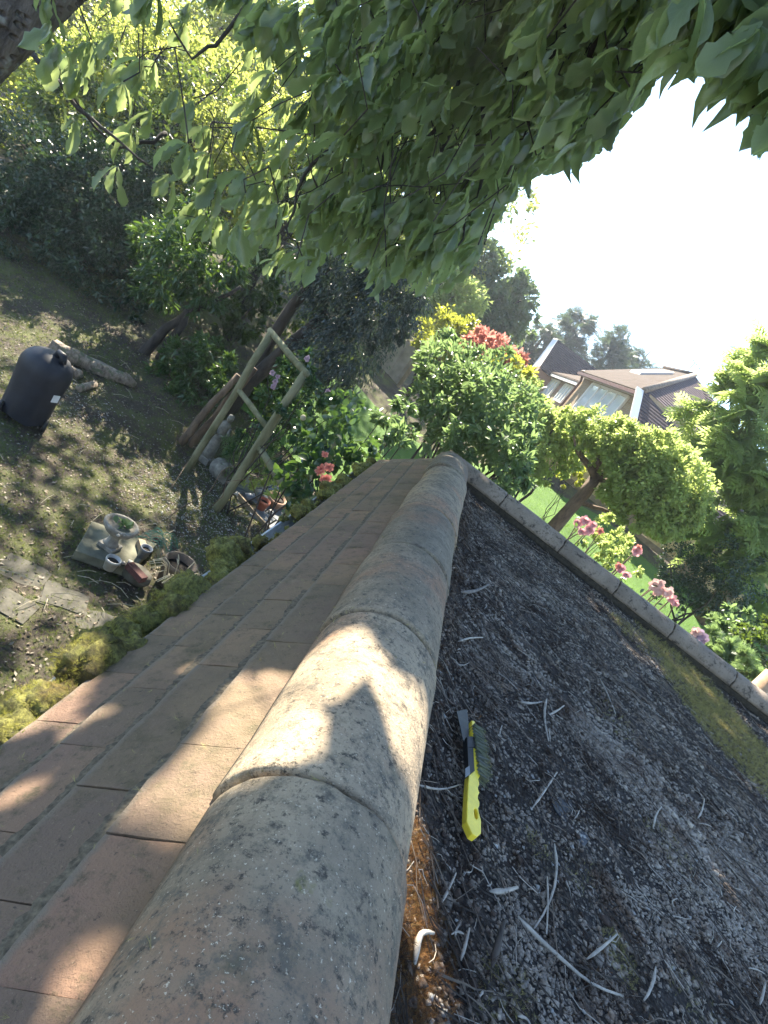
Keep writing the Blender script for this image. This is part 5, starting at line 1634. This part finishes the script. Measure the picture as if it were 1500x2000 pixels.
cypress('cypress_tree', 'large feathery cypress filling the right edge above the dark shrub',
        [ell(1470, 790, 62, 11.4), ell(1530, 860, 95, 11.1), ell(1455, 880, 62, 11.1), ell(1480, 980, 70, 10.8), ell(1500, 1060, 55, 10.5), ell(1450, 1040, 42, 10.8), ell(1540, 730, 70, 12.0), ell(1410, 830, 40, 11.9), ell(1370, 812, 24, 12.3), ell(1510, 720, 40, 11.7), ell(1470, 1100, 30, 10.5), ell(1580, 960, 90, 10.8), ell(1435, 960, 45, 11.1), ell(1415, 1010, 34, 11.1), ell(1440, 1095, 42, 10.5), ell(1490, 1130, 45, 10.2), ell(1395, 900, 36, 11.7), ell(1385, 1060, 24, 11.1)],
        4400, .46, 'cypress', (at(1500, 960, 11.5)[0] + 1.2, 12.2, float(height(7, 12.2))))
bush('berberis_shrub', 'very dark small-leaved shrub below the cypress sprays', 'shrub', [ell(1445, 1125, 45, 9.3), ell(1475, 1190, 45, 9.0), ell(1410, 1085, 36, 10), ell(1340, 1110, 48, 10.5), ell(1370, 1150, 55, 10.2), ell(1320, 1150, 40, 10.2), ell(1400, 1120, 45, 10.2), ell(1420, 1170, 45, 9.8), ell(1310, 1090, 30, 10.6), ell(1380, 1180, 35, 9.8)], 11000, .05, 'leaf_dark', tmpl=T_DIA, stems=5, rad=.02, base=np.array([5.2, 9.8, 2.0]))
bush('hydrangea_shrub', 'broad-leaved green shrub beyond the right end of the parapet', 'shrub', [ell(1405, 1225, 32, 6.8), ell(1430, 1245, 36, 6.7), ell(1440, 1215, 28, 7.0)], 1400, .075, 'leaf_fresh', stems=4, rad=.012)
bush('fern_clump', 'feathery fresh green clump against the parapet at the right', 'plant', [ell(1405, 1265, 30, 5.9), ell(1440, 1290, 34, 5.6), ell(1390, 1250, 22, 6.0), ell(1465, 1300, 25, 5.4)], 1500, .10, 'leaf_fresh', tmpl=T_FROND, asp=.6, stems=0, base=np.array([2.6, 5.6, 0]))
bush('skimmia_shrub', 'dull green shrub with a few red buds at the right edge', 'shrub', [ell(1480, 1260, 45, 6.4), ell(1500, 1230, 35, 6.6)], 1600, .06, 'leaf_mid', stems=4, rad=.012)
sp = at(1497, 1330, 5.0)
tag(MB().tube([np.array([sp[0] + .05, 5.0, 0]), np.array([sp[0] + .03, 5.0, sp[2] * .6]), np.array([sp[0], 5.0, sp[2] + .08])], [.09, .08, .07], 10, True, .1).build('timber_post', M['cutwood'], None, True), 'pale round timber post just past the parapet at the right edge', 'post')

# far conifers and hazy trees
def conifer(name, label, px, py_top, py_px, Y, n, wid, mat='needle', seed=0):
    top = at(px, py_top, Y)
    b_ = np.array([top[0], top[1], float(height(top[0], top[1]))])
    t = thing(name, label, 'tree', b_, 'conifers behind the house')
    trunk(t, [b_, b_ * .5 + top * .5, top], .22, .03, M['bark_brown'])
    P, D = [], []
    hgt = top[2] - b_[2]
    for i in range(60):
        f = rng.random() ** .75
        z = top[2] - f * hgt * .8
        a = rng.uniform(0, 2 * PI); L_ = wid * (.18 + f) * rng.uniform(.6, 1.1)
        m_ = int(n / 60)
        u_ = rng.random(m_) ** .6
        out = np.array([math.cos(a), math.sin(a), .12])
        P.append(np.array([top[0], top[1], z]) + out * (L_ * u_)[:, None] + rng.normal(size=(m_, 3)) * np.array([.16, .16, .11]) * (wid / 2)); D.append(np.tile(out, (m_, 1)))
        MB
    P, D = np.vstack(P), np.vstack(D)
    d = nrm(D + rand_dir(len(P)) * .8 + [0, 0, -.1])
    leaf_obj('crown', P, d, rand_dir(len(P)) + [0, 0, .5], wid * .22, wid * .10, T_FROND, M[mat], t)


conifer('pine_tree', 'pointed conifer immediately left of the far gable', 1075, 640, 0, 34, 2600, 2.1)
conifer('pine_tree', 'tall dark conifer behind the far gable', 1146, 612, 0, 36, 2600, 2.4)
conifer('pine_tree', 'ragged pine behind the middle of the house roof', 1222, 650, 0, 36, 3000, 2.6)
conifer('pine_tree', 'pine with a sideways tip behind the skylight', 1272, 684, 0, 38, 2600, 2.4)
tree('cedar_tree', 'tall hazy green tree at the edge of the open sky', [ell(960, 545, 55, 24), ell(1000, 590, 42, 24), ell(940, 590, 55, 24), ell(985, 640, 45, 24), ell(930, 520, 45, 24), ell(1020, 570, 22, 24), ell(1015, 630, 28, 24), ell(900, 560, 55, 24), ell(950, 620, 50, 24)], 14000, .24, 'leaf_far', r0=.3, clump=40, shell=.5)
tree('birch_tree', 'soft yellow green tree behind the golden shrub', [ell(880, 600, 45, 19), ell(850, 570, 50, 19), ell(905, 580, 40, 19), ell(840, 620, 35, 19)], 6500, .16, 'leaf_hedge', r0=.15, clump=30, shell=.4)

# ================================================================== HOUSE on the slope
hf = np.array([3.11, 23.6]); hn = np.array([4.30, 18.46])          # far and near ends of the front wall
d2 = (hn - hf) / np.linalg.norm(hn - hf); n2 = np.array([-d2[1], d2[0]])    # into the house
if n2[0] < 0: n2 = -n2
def hp(s, w, z):       # s along the wall from the near corner towards the far end, w into the house
    p = hn - d2 * s + n2 * w
    return np.array([p[0], p[1], z])


HL = float(np.linalg.norm(hn - hf)); ZE = CZ + 2.80
ZR0, WR = ZE + 2.35, 3.7
house = thing('house', 'buff brick house with a brown tiled roof, skylight and long window', 'house', hp(0, 0, float(height(*hn))))
gz = float(height(*hn)) - .4
MB().prism([hp(0, 0, gz), hp(HL, 0, gz), hp(HL, 7, gz), hp(0, 7, gz)], (0, 0, ZE - gz - .12)).build('wall', M['house_brick'], house)
ov = .28
# front roof slope, ridge, back slope
k_ = (ZR0 - ZE) / WR
def rs(s, w): return hp(s, w, ZE + k_ * w)
c_s = 5.6      # the ridge starts this far back; the near end slopes
MB().prism([rs(-.05, -ov), rs(HL + .1, -ov), rs(HL + 3, WR), rs(5.7, WR)], (0, 0, -.09)).build('roof', M['house_roof'], house)
MB().prism([rs(5.7, WR), rs(HL + 3, WR), hp(HL + 3, 2 * WR + ov, ZE - k_ * ov), hp(-.05, 2 * WR + ov, ZE - k_ * ov)], (0, 0, -.09)).build('roof', M['house_roof'], house)
MB().tube([rs(5.7, WR) + [0, 0, .03], rs(HL + 3, WR) + [0, 0, .03]], .09, 8).build('ridge_cap', M['house_roof'], house, True)
MB().tube([rs(-.05, -ov) + [0, 0, .03], rs(5.7, WR) + [0, 0, .03]], .10, 8).build('hip_cap', M['parapet'], house, True)
# near end: slope facing us, shade put into its tile colour
e0, e1 = rs(-.05, -ov), rs(5.7, WR)
low = lambda p, s: p + np.array([d2[0] * s, d2[1] * s, -.93 * s])
MB().prism([e0, e1, hp(-.05, 2 * WR + ov, ZE - k_ * ov), low(hp(-.05, 2 * WR + ov, ZE - k_ * ov), 2.6), low(e0, 2.6)], (0, 0, -.08)).build('roof', M['house_roof_shaded'], house)
MB().prism([e0 + [0, 0, .02], low(e0, 2.6) + [0, 0, .02], low(e0, 2.6) + [.26 * -n2[0], .26 * -n2[1], 0], e0 + [.26 * -n2[0], .26 * -n2[1], 0]], (0, 0, -.05)).build('bargeboard', M['white_paint'], house)
MB().prism([hp(-.02, -.02, ZE - .25), hp(-2.4, -.02, ZE - .25 - 2.3), hp(-2.4, .2, ZE - .25 - 2.3), hp(-.02, .2, ZE - .25)], (0, 0, -2.0)).build('wall', M['house_brick'], house)
# eaves gutter and soffit
MB().box((rs(-.05, -ov) + rs(HL + .1, -ov)) / 2 + [0, 0, -.13], (.10, HL + .2, .10), frame((d2[0], d2[1], 0))).build('gutter', M['downpipe'], house)
MB().box((hp(0, -.12, ZE - .27) + hp(HL, -.12, ZE - .27)) / 2, (.22, HL, .14), frame((d2[0], d2[1], 0))).build('fascia', M['white_paint'], house)
MB().tube([hp(HL - .15, -.28, ZE - .15), hp(HL - .1, -.08, ZE - .5), hp(HL - .1, -.08, gz)], .05, 8).build('downpipe', M['downpipe'], house)
# long window of four panes
s0, s1, z0, z1 = 1.0, 4.1, ZE - 1.75, ZE - .42
win = MB()
fr_ = frame((d2[0], d2[1], 0))
for z_ in (z0, z1): win.box((hp(s0, -.03, z_) + hp(s1, -.03, z_)) / 2, (.09, s1 - s0, .09), fr_)
wo = win.build('window', M['white_paint'], house)
for i in range(5):
    s_ = s0 + (s1 - s0) * i / 4
    MB().box(hp(s_, -.035, (z0 + z1) / 2), (.10, .075, z1 - z0), fr_).build('frame', M['white_paint'], wo)
for i in range(4):
    s_ = s0 + (s1 - s0) * (i + .5) / 4
    MB().box(hp(s_, -.02, (z0 + z1) / 2), (.02, (s1 - s0) / 4 - .075, z1 - z0 - .09), fr_).build('pane', M['pane_sky'], wo)
# skylight
sk = [rs(4.9, 1.5), rs(5.8, 1.5), rs(6.5, 2.9), rs(5.6, 2.9)]
so = MB().prism([p + [0, 0, .0] for p in sk], (0, 0, .10)).build('skylight', M['white_paint'], house)
cs = np.mean(sk, 0)
MB().prism([cs + (p - cs) * .86 + [0, 0, .104] for p in sk], (0, 0, .01)).build('pane', M['glass'], so)
ae = rs(6.4, WR)
mb = MB(); mb.tube([ae, ae + [0, 0, .55]], .02, 5); mb.tube([ae + [-.35, .1, .62], ae + [.35, -.1, .42]], .014, 5)
for t in (-.3, -.1, .1, .3): mb.tube([ae + [t - .03, -.12, .52 - t * .28], ae + [t + .03, .12, .52 - t * .28]], .01, 4)
mb.build('aerial', M['metal_pale'], house)

# lower wing further along
wf, wn = np.array([2.44, 28.5]), np.array([3.33, 23.75])
dw = (wn - wf) / np.linalg.norm(wn - wf); nw = np.array([-dw[1], dw[0]]); nw = nw if nw[0] > 0 else -nw
ZW = CZ + 2.42; WL = float(np.linalg.norm(wn - wf))
def wp(s, w, z): p = wn - dw * s + nw * w; return np.array([p[0], p[1], z])


wing = thing('house_wing', 'lower tiled wing with two white windows left of the main house', 'house wing', wp(0, 0, 3.2))
MB().prism([wp(0, 0, 2.6), wp(WL, 0, 2.6), wp(WL, 4, 2.6), wp(0, 4, 2.6)], (0, 0, ZW - 2.7)).build('wall', M['house_brick'], wing)
MB().prism([wp(-.1, -.25, ZW - .12), wp(WL + .2, -.25, ZW - .12), wp(WL + .2, 2.2, ZW + 1.1), wp(-.1, 2.2, ZW + 1.1)], (0, 0, -.08)).build('roof', M['house_roof'], wing)
frw = frame((dw[0], dw[1], 0))
MB().box((wp(0, -.2, ZW - .26) + wp(WL, -.2, ZW - .26)) / 2, (.08, WL, .12), frw).build('fascia', M['white_paint'], wing)
for (a, b) in [(.9, 2.0), (2.9, 4.3)]:
    mb = MB()
    for z_ in (ZW - 1.15, ZW - .38): mb.box((wp(a, -.03, z_) + wp(b, -.03, z_)) / 2, (.08, b - a, .08), frw)
    w_ = mb.build('window', M['white_paint'], wing)
    for i in range(4): MB().box(wp(a + (b - a) * i / 3, -.035, ZW - .765), (.09, .07, .77), frw).build('frame', M['white_paint'], w_)
    for i in range(3): MB().box(wp(a + (b - a) * (i + .5) / 3, -.02, ZW - .765), (.02, (b - a) / 3 - .07, .69), frw).build('pane', M['pane_sky'], w_)
for a in (.45, 2.45): MB().box(wp(a, -.015, ZW - .7), (.02, .55, .5), frw).build('hung_panel', M['brown_panel'], wing)
MB().box(wp(.02, -.02, ZW - .8), (.1, .1, 1.6), frw).build('corner_board', M['white_paint'], wing)

# building behind, its slope towards us coloured as in shade
Yb = 29.0
ap, rr_ = at(1090, 664, Yb), at(1200, 664 + 88, Yb)
rr_ = np.array([ap[0] + 6, Yb, ap[2]])
ez = at(1058, 716, Yb - 1.2)
barn = thing('neighbour_house', 'house with a shade-toned tiled roof and pale bargeboard behind the wing', 'house', (ap[0] + 1, Yb, 3.2))
el_, er_ = np.array([ez[0] - .05, Yb - 1.2, ez[2]]), np.array([rr_[0], Yb - 1.2, ez[2]])
MB().prism([el_, er_, rr_, ap], (0, 0, -.1)).build('roof', M['house_roof_shaded'], barn)
MB().prism([ap, rr_, rr_ + [0, 2.5, -2.4], ap + [0, 2.5, -2.4]], (0, 0, -.1)).build('roof', M['house_roof_shaded'], barn)
MB().prism([ap + [-.02, 0, .03], el_ + [-.02, 0, .03], el_ + [-.3, 0, -.25], ap + [-.22, 0, -.05]], (0, -.05, -.04)).build('bargeboard', M['white_paint'], barn)
MB().prism([el_ + [.02, .1, -.12], np.array([el_[0] + .02, Yb + 2.4, el_[2] - .12]), np.array([el_[0] + .02, Yb + 2.4, 2.5]), np.array([el_[0] + .02, el_[1] + .1, 2.5])], (5, 0, 0)).build('wall', M['brown_panel'], barn)
MB().prism([ap + [.05, .05, -.12], el_ + [.05, .05, -.1], el_ + [.05, 4.4, -.1]], (.1, 0, 0)).build('gable', M['brown_panel'], barn)

# ================================================================== BROAD-LEAVED TREE OVER THE ROOF
def proj(P):
    d = np.asarray(P, float) - np.array([0, 0, CZ])
    fw = d[..., 1] * math.cos(PITCH) - d[..., 2] * math.sin(PITCH)
    u = d[..., 0] * F_PX / fw; w = (d[..., 1] * math.sin(PITCH) + d[..., 2] * math.cos(PITCH)) * F_PX / fw
    return 750 + u * _c + w * _s, 1000 + u * _s - w * _c, fw


EX = [-400, 60, 110, 150, 220, 330, 420, 500, 560, 605, 650, 720, 800, 870, 925, 960, 1000, 1045, 1110, 1175, 1210, 1260, 1290, 1330, 1345, 1400, 1440, 1500, 1900]
EY = [60, 90, 230, 320, 370, 430, 455, 500, 540, 570, 470, 560, 540, 560, 550, 455, 410, 330, 320, 300, 250, 190, 130, 40, 170, 130, 200, 275, 300]


def in_tree(P, jit=0.0):
    """the outline of the crown against sky and garden, as seen over the roof (or outside the view)."""
    x, y, fw = proj(P)
    out = (x < -60) | (x > 1560) | (y < -60) | (y > 2060) | (fw < .1)
    return out | (y < np.interp(x, EX, EY) + (rng.normal(size=np.shape(y)) * jit if jit else 0))


tree_t = thing('shade_tree', 'broad-leaved tree with a rough trunk, hanging its lobed leaves over the roof', 'tree', (-3.2, 2.0, 0))
p1, p2 = at(-67, 59, 3.0), at(103, -81, 3.25)
v = p2 - p1
foot = p1 - v * (p1[2] / v[2])
foot[2] = -.05
up1, up2 = p2 + v * 2.0, np.array([-3.0, 5.6, CZ + 4.6])
knots = [foot, p1 * .5 + foot * .5, p1 - v * .6, p1, p1 + v * .5, p2, p2 + v, up1]
path = [knots[i] * (1 - t) + knots[i + 1] * t for i in range(len(knots) - 1) for t in np.linspace(0, 1, 16, endpoint=False)] + [knots[-1]]
nb = 56
bm_ = MB().tube(path, np.linspace(.27, .17, len(path)), nb)
VV = np.array(bm_.v); ring = np.repeat(np.arange(len(path)), nb); th = np.tile(np.arange(nb) * 2 * PI / nb, len(path)); cc_ = np.array(path)[ring]
rel = np.abs(np.sin(th * 9 + 1.6 * np.sin(ring * .37 + th * 2) + .8 * np.sin(ring * .9))) * .5 + np.abs(np.sin(ring * .55 + 2 * np.sin(th * 5 + ring * .1))) * .35 + rng.random(len(VV)) * .35
bm_.v = [tuple(p) for p in cc_ + (VV - cc_) * (1.04 - .13 * (rel < .42)[:, None] - .035 * rel[:, None])]
bm_.build('trunk', M['bark'], tree_t)
trunk(tree_t, wob(up1, up2, 6, .04), .16, .07, M['bark'], 'limb', 10)
for tip in [(-1.2, 4.2, CZ + 4.6), (-4.6, 4.6, CZ + 4.4), (-.2, 7.4, CZ + 6.0), (-2.0, 8.5, CZ + 6.6)]:
    trunk(tree_t, wob(up1 * .4 + up2 * .6, tip, 6, .05), .07, .02, M['bark'], 'limb', 8)
# boughs seen among the leaves
boughs = [((1010, -30), (960, 150), (880, 260), (820, 400), 3.4, .024), ((1060, -30), (1000, 130), (945, 210), (905, 330), 3.2, .028), ((850, -20), (720, 60), (655, 150), (575, 225), 4.0, .030),
          ((960, -20), (870, 60), (790, 130), (740, 260), 3.6, .018), ((905, 120), (890, 200), (800, 320), (725, 380), 3.3, .016), ((1130, -20), (1080, 120), (1040, 230), (990, 340), 2.9, .018),
          ((1240, -20), (1160, 90), (1110, 190), (1060, 290), 2.7, .016), ((330, 255), (300, 270), (230, 290), (110, 150), 3.6, .016), ((60, 100), (140, 200), (200, 250), (300, 330), 3.2, .016),
          ((500, -20), (420, 90), (380, 120), (330, 40), 3.4, .014), ((800, 310), (830, 380), (800, 430), (760, 520), 3.1, .010), ((700, -20), (690, 90), (640, 200), (700, 340), 4.2, .016),
          ((980, 300), (930, 380), (900, 440), (880, 520), 2.9, .010), ((640, 280), (600, 350), (560, 440), (590, 500), 3.2, .012), ((1500, -30), (1460, 60), (1420, 100), (1380, 120), 1.9, .010), ((1560, 100), (1510, 150), (1480, 190), (1470, 210), 1.7, .008)]
tips = []
for a, b, c, d, Y, r in boughs:
    pts = [at(q_[0], q_[1], Y + dy) for q_, dy in zip((a, b, c, d), (.25, .1, 0, -.1))]
    out = []
    for i in range(3):
        for t in (0, .33, .66): out.append(pts[i] * (1 - t) + pts[i + 1] * t + rng.normal(size=3) * .012)
    out.append(pts[-1])
    trunk(tree_t, out, r, r * .3, M['bark_dark'], 'bough', 7)
    for p in out[3:]: tips.append(p)
mb = MB()
# leaf whorls on twig ends
P, D, Nn, Ln = [], [], [], []
nclu = 0
for _ in range(14000):
    if nclu >= 1080: break
    px = rng.uniform(30, 1335); py = rng.uniform(-60, 600)
    if py > np.interp(px, EX, EY) - 12: continue
    dens = .10 if px < 300 else (.16 if px < 480 else (.38 if px < 620 else (.8 if px < 720 else 1.0)))
    if 300 < px < 640 and py < 330: dens *= .45
    if rng.random() > dens: continue
    Y = rng.uniform(2.5, 5.2) if px > 480 else rng.uniform(2.3, 3.8)
    if px > 1050: Y = rng.uniform(2.1, 4.2)
    c = at(px, py, Y)
    nclu += 1
    if rng.random() < .5:
        q_ = c + np.array([rng.normal() * .18, rng.normal() * .18, rng.uniform(.12, .4)])
        qx, qy, _f = proj(q_)
        if qy < np.interp(qx, EX, EY) - 60: mb.tube([q_, (q_ + c) / 2 + rng.normal(size=3) * .03, c], .003, 4, False)
    k = rng.integers(4, 8)
    a0 = rng.uniform(0, 2 * PI)
    for j in range(k):
        a = a0 + j * 2 * PI / k + rng.normal() * .25
        el = rng.uniform(-1.5, -.5)
        d = np.array([math.cos(a) * math.cos(el), math.sin(a) * math.cos(el), math.sin(el)])
        P.append(c + d * .012); D.append(d); Nn.append(np.array([d[0] * .5, d[1] * .5, 1.0]) + rng.normal(size=3) * .35); Ln.append(rng.uniform(.075, .17))
# the close spray in the upper right corner
for _ in range(110):
    px, py = rng.uniform(1335, 1640), rng.uniform(-90, 250)
    if py > np.interp(px, EX, EY) - 30: continue
    c = at(px, py, rng.uniform(1.5, 2.4)); k = rng.integers(4, 7); a0 = rng.uniform(0, 2 * PI)
    for j in range(k):
        a = a0 + j * 2 * PI / k; el = rng.uniform(-1.3, -.35)
        d = np.array([math.cos(a) * math.cos(el), math.sin(a) * math.cos(el), math.sin(el)])
        P.append(c); D.append(d); Nn.append(np.array([d[0] * .5, d[1] * .5, 1.0]) + rng.normal(size=3) * .35); Ln.append(rng.uniform(.11, .17))
P, D, Nn, Ln = np.array(P), nrm(np.array(D)), np.array(Nn), np.array(Ln)
tag(mb.build('twigs', M['bark_dark'], tree_t), kind='stuff')

# gaps cut in the crown along sun rays to light chosen spots
def tile_pt(px, py):
    r = ray(px, py); o_ = np.array([XL, 0, ZB]) + nm * .02
    k_ = nm.dot(o_ - np.array([0, 0, CZ])) / nm.dot(r)
    return np.array([0, 0, CZ]) + r * k_


spots = []
for px, py, r in [(470, 1375, .045), (505, 1345, .03), (395, 1475, .05), (350, 1500, .05), (425, 1450, .045), (310, 1545, .045), (530, 1290, .045), (560, 1275, .03), (365, 1262, .03), (385, 1250, .02), (345, 1280, .02), (372, 1345, .035), (350, 1350, .02),
                  (185, 1372, .04), (115, 1450, .025), (235, 1575, .025), (205, 1590, .02), (215, 1800, .035), (165, 1835, .04), (240, 1775, .025), (15, 1510, .03), (500, 1270, .02), (300, 1270, .015), (110, 1480, .02), (430, 1400, .03)]:
    spots.append((tile_pt(px, py), r))
for px, py, r in [(675, 1195, .05), (640, 1260, .055), (600, 1300, .05), (690, 1250, .04), (570, 1350, .04), (735, 1290, .03), (790, 1400, .035), (770, 1440, .03), (580, 1640, .030), (612, 1700, .018), (690, 1780, .02), (560, 1470, .022), (600, 1390, .03)]:
    spots.append((on(px, py, ZB + .105), r))
for px, py, r in [(800, 1650, .045), (795, 1720, .055), (795, 1790, .055), (815, 1850, .055), (850, 1890, .045), (790, 1900, .04), (985, 1610, .022), (1010, 1650, .025), (1030, 1690, .02), (1190, 1595, .022), (1395, 1690, .02), (1480, 1780, .02), (920, 1345, .012), (850, 1310, .012)]:
    spots.append((on(px, py, ZG + .01), r))
for px, py, r in [(165, 1215, .10), (60, 1165, .13), (30, 1200, .08), (258, 960, .10), (250, 855, .12), (215, 690, .12), (215, 705, .10), (150, 835, .10), (350, 665, .25), (310, 860, .09), (60, 1340, .10)]:
    spots.append((gp(px, py), r))
spots = spots + [(on(px, py, GZ + .05), .06) for px, py in [(95, 1335), (75, 1375), (125, 1320), (45, 1395)]]


def blocked(P, pad):
    keep = np.ones(len(P), bool)
    for o_, r in spots:
        dlt = P - o_
        t = dlt @ S
        perp = np.linalg.norm(dlt - t[:, None] * S, axis=1)
        keep &= ~((perp < r * .8 + pad + .009 * np.maximum(t - 4, 0)) & (t > .3))
    return keep


kp = in_tree(P + D * Ln[:, None] * .9, 22) & in_tree(P) & blocked(P, .02) & blocked(P + D * Ln[:, None] * .5, .03) & blocked(P + D * Ln[:, None], .02)
P, D, Nn, Ln = P[kp], D[kp], Nn[kp], Ln[kp]
x, y, fw = proj(P)
vis = (x > -20) & (x < 1520) & (y > -20)
big_ = np.argsort(-(Ln / fw) * vis)[:300]
lm = []
for wv_, cu_ in ((.36, 1.0), (.42, .5), (.46, 1.5), (.33, 1.9), (.40, .1)):
    V, Fc = T_LOBE
    V = np.array(V); V = np.stack([V[:, 0] - .12 * (cu_ - 1) * V[:, 0] ** 2, V[:, 1] * (1 + .12 * np.sin(V[:, 0] * 9 + cu_)), V[:, 2] * cu_ + .03 * np.sin(V[:, 0] * 11 + cu_ * 3)], 1)
    me = mesh_from(np.array(V) * [1, wv_ * 1.05, 1], np.array(Fc), True, 'leaf_mesh'); leaf_uv(me, T_LOBE, 1); me.materials.append(M['leaf_big']); lm.append(me)
for i in big_:
    d = D[i]; side = nrm(np.cross(Nn[i], d)); up = np.cross(d, side)
    inst('leaf', lm[i % 5], tree_t, P[i], np.array([d, side, up]).T, (Ln[i],) * 3)
rest = np.setdiff1d(np.arange(len(P)), big_)
o = leaf_obj('foliage', P[rest], D[rest], Nn[rest], Ln[rest], Ln[rest] * .44, T_LOBE, M['leaf_big'], tree_t, True, True); tag(o, kind='stuff')

# unseen rest of the crown overhead, laid along sun rays to shade the roof
def overhead(n, x0, x1, y0, y1, t0, t1):
    T = np.stack([rng.uniform(x0, x1, n), rng.uniform(y0, y1, n), np.full(n, CZ - .5)], 1)
    return T + S * rng.uniform(t0, t1, n)[:, None] + rng.normal(size=(n, 3)) * .1


P = np.vstack([overhead(15000, -1.2, 3.6, -1.0, 4.6, 5.6, 9.0), overhead(5500, -7, -.8, 1.5, 8.5, 6.5, 9.5), overhead(17000, -.7, 1.4, -.5, 2.7, 2.9, 5.0)])
d = nrm(rand_dir(len(P)) * [1, 1, .4] + [0, 0, -.45])
P = P[in_tree(P) & in_tree(P + d * .17)]
d = nrm(rand_dir(len(P)) * [1, 1, .4] + [0, 0, -.45])
ln = rng.uniform(.13, .21, len(P))
x, y, fw = proj(P)
inf = (x > -20) & (x < 1520) & (y > -20) & (y < 2000) & (fw > 0)
kp = ~(inf & (rng.random(len(P)) < .45)) & blocked(P + d * .02, .0) & blocked(P + d * ln[:, None] * .5, .02) & blocked(P + d * ln[:, None], .0) & in_tree(P + d * .17)
P, d, ln = P[kp], d[kp], ln[kp]
o = leaf_obj('shade_canopy', P, d, rand_dir(len(P)) * .6 + [0, 0, 1], ln, ln * .6, T_OVAL, M['leaf_big'], tree_t, False, True); tag(o, kind='stuff')


# ------------------------------------------------------------------ thin haze volume added to veil the view and lift shadows
k = bpy.data.materials.new('veil_haze'); k.use_nodes = True
nt_ = k.node_tree
nt_.nodes.remove(nt_.nodes['Principled BSDF'])
pv = nt_.nodes.new('ShaderNodeVolumePrincipled')
pv.inputs['Color'].default_value = (0.80, 0.88, 1.0, 1)
pv.inputs['Density'].default_value = 0.0017
pv.inputs['Anisotropy'].default_value = 0.55
nt_.links.new(pv.outputs[0], nt_.nodes['Material Output'].inputs['Volume'])
hz = MB().box((0, 25, 8.5), (60, 90, 19)).build('haze', k)
tag(hz, 'pale haze added over the garden', kind='stuff')
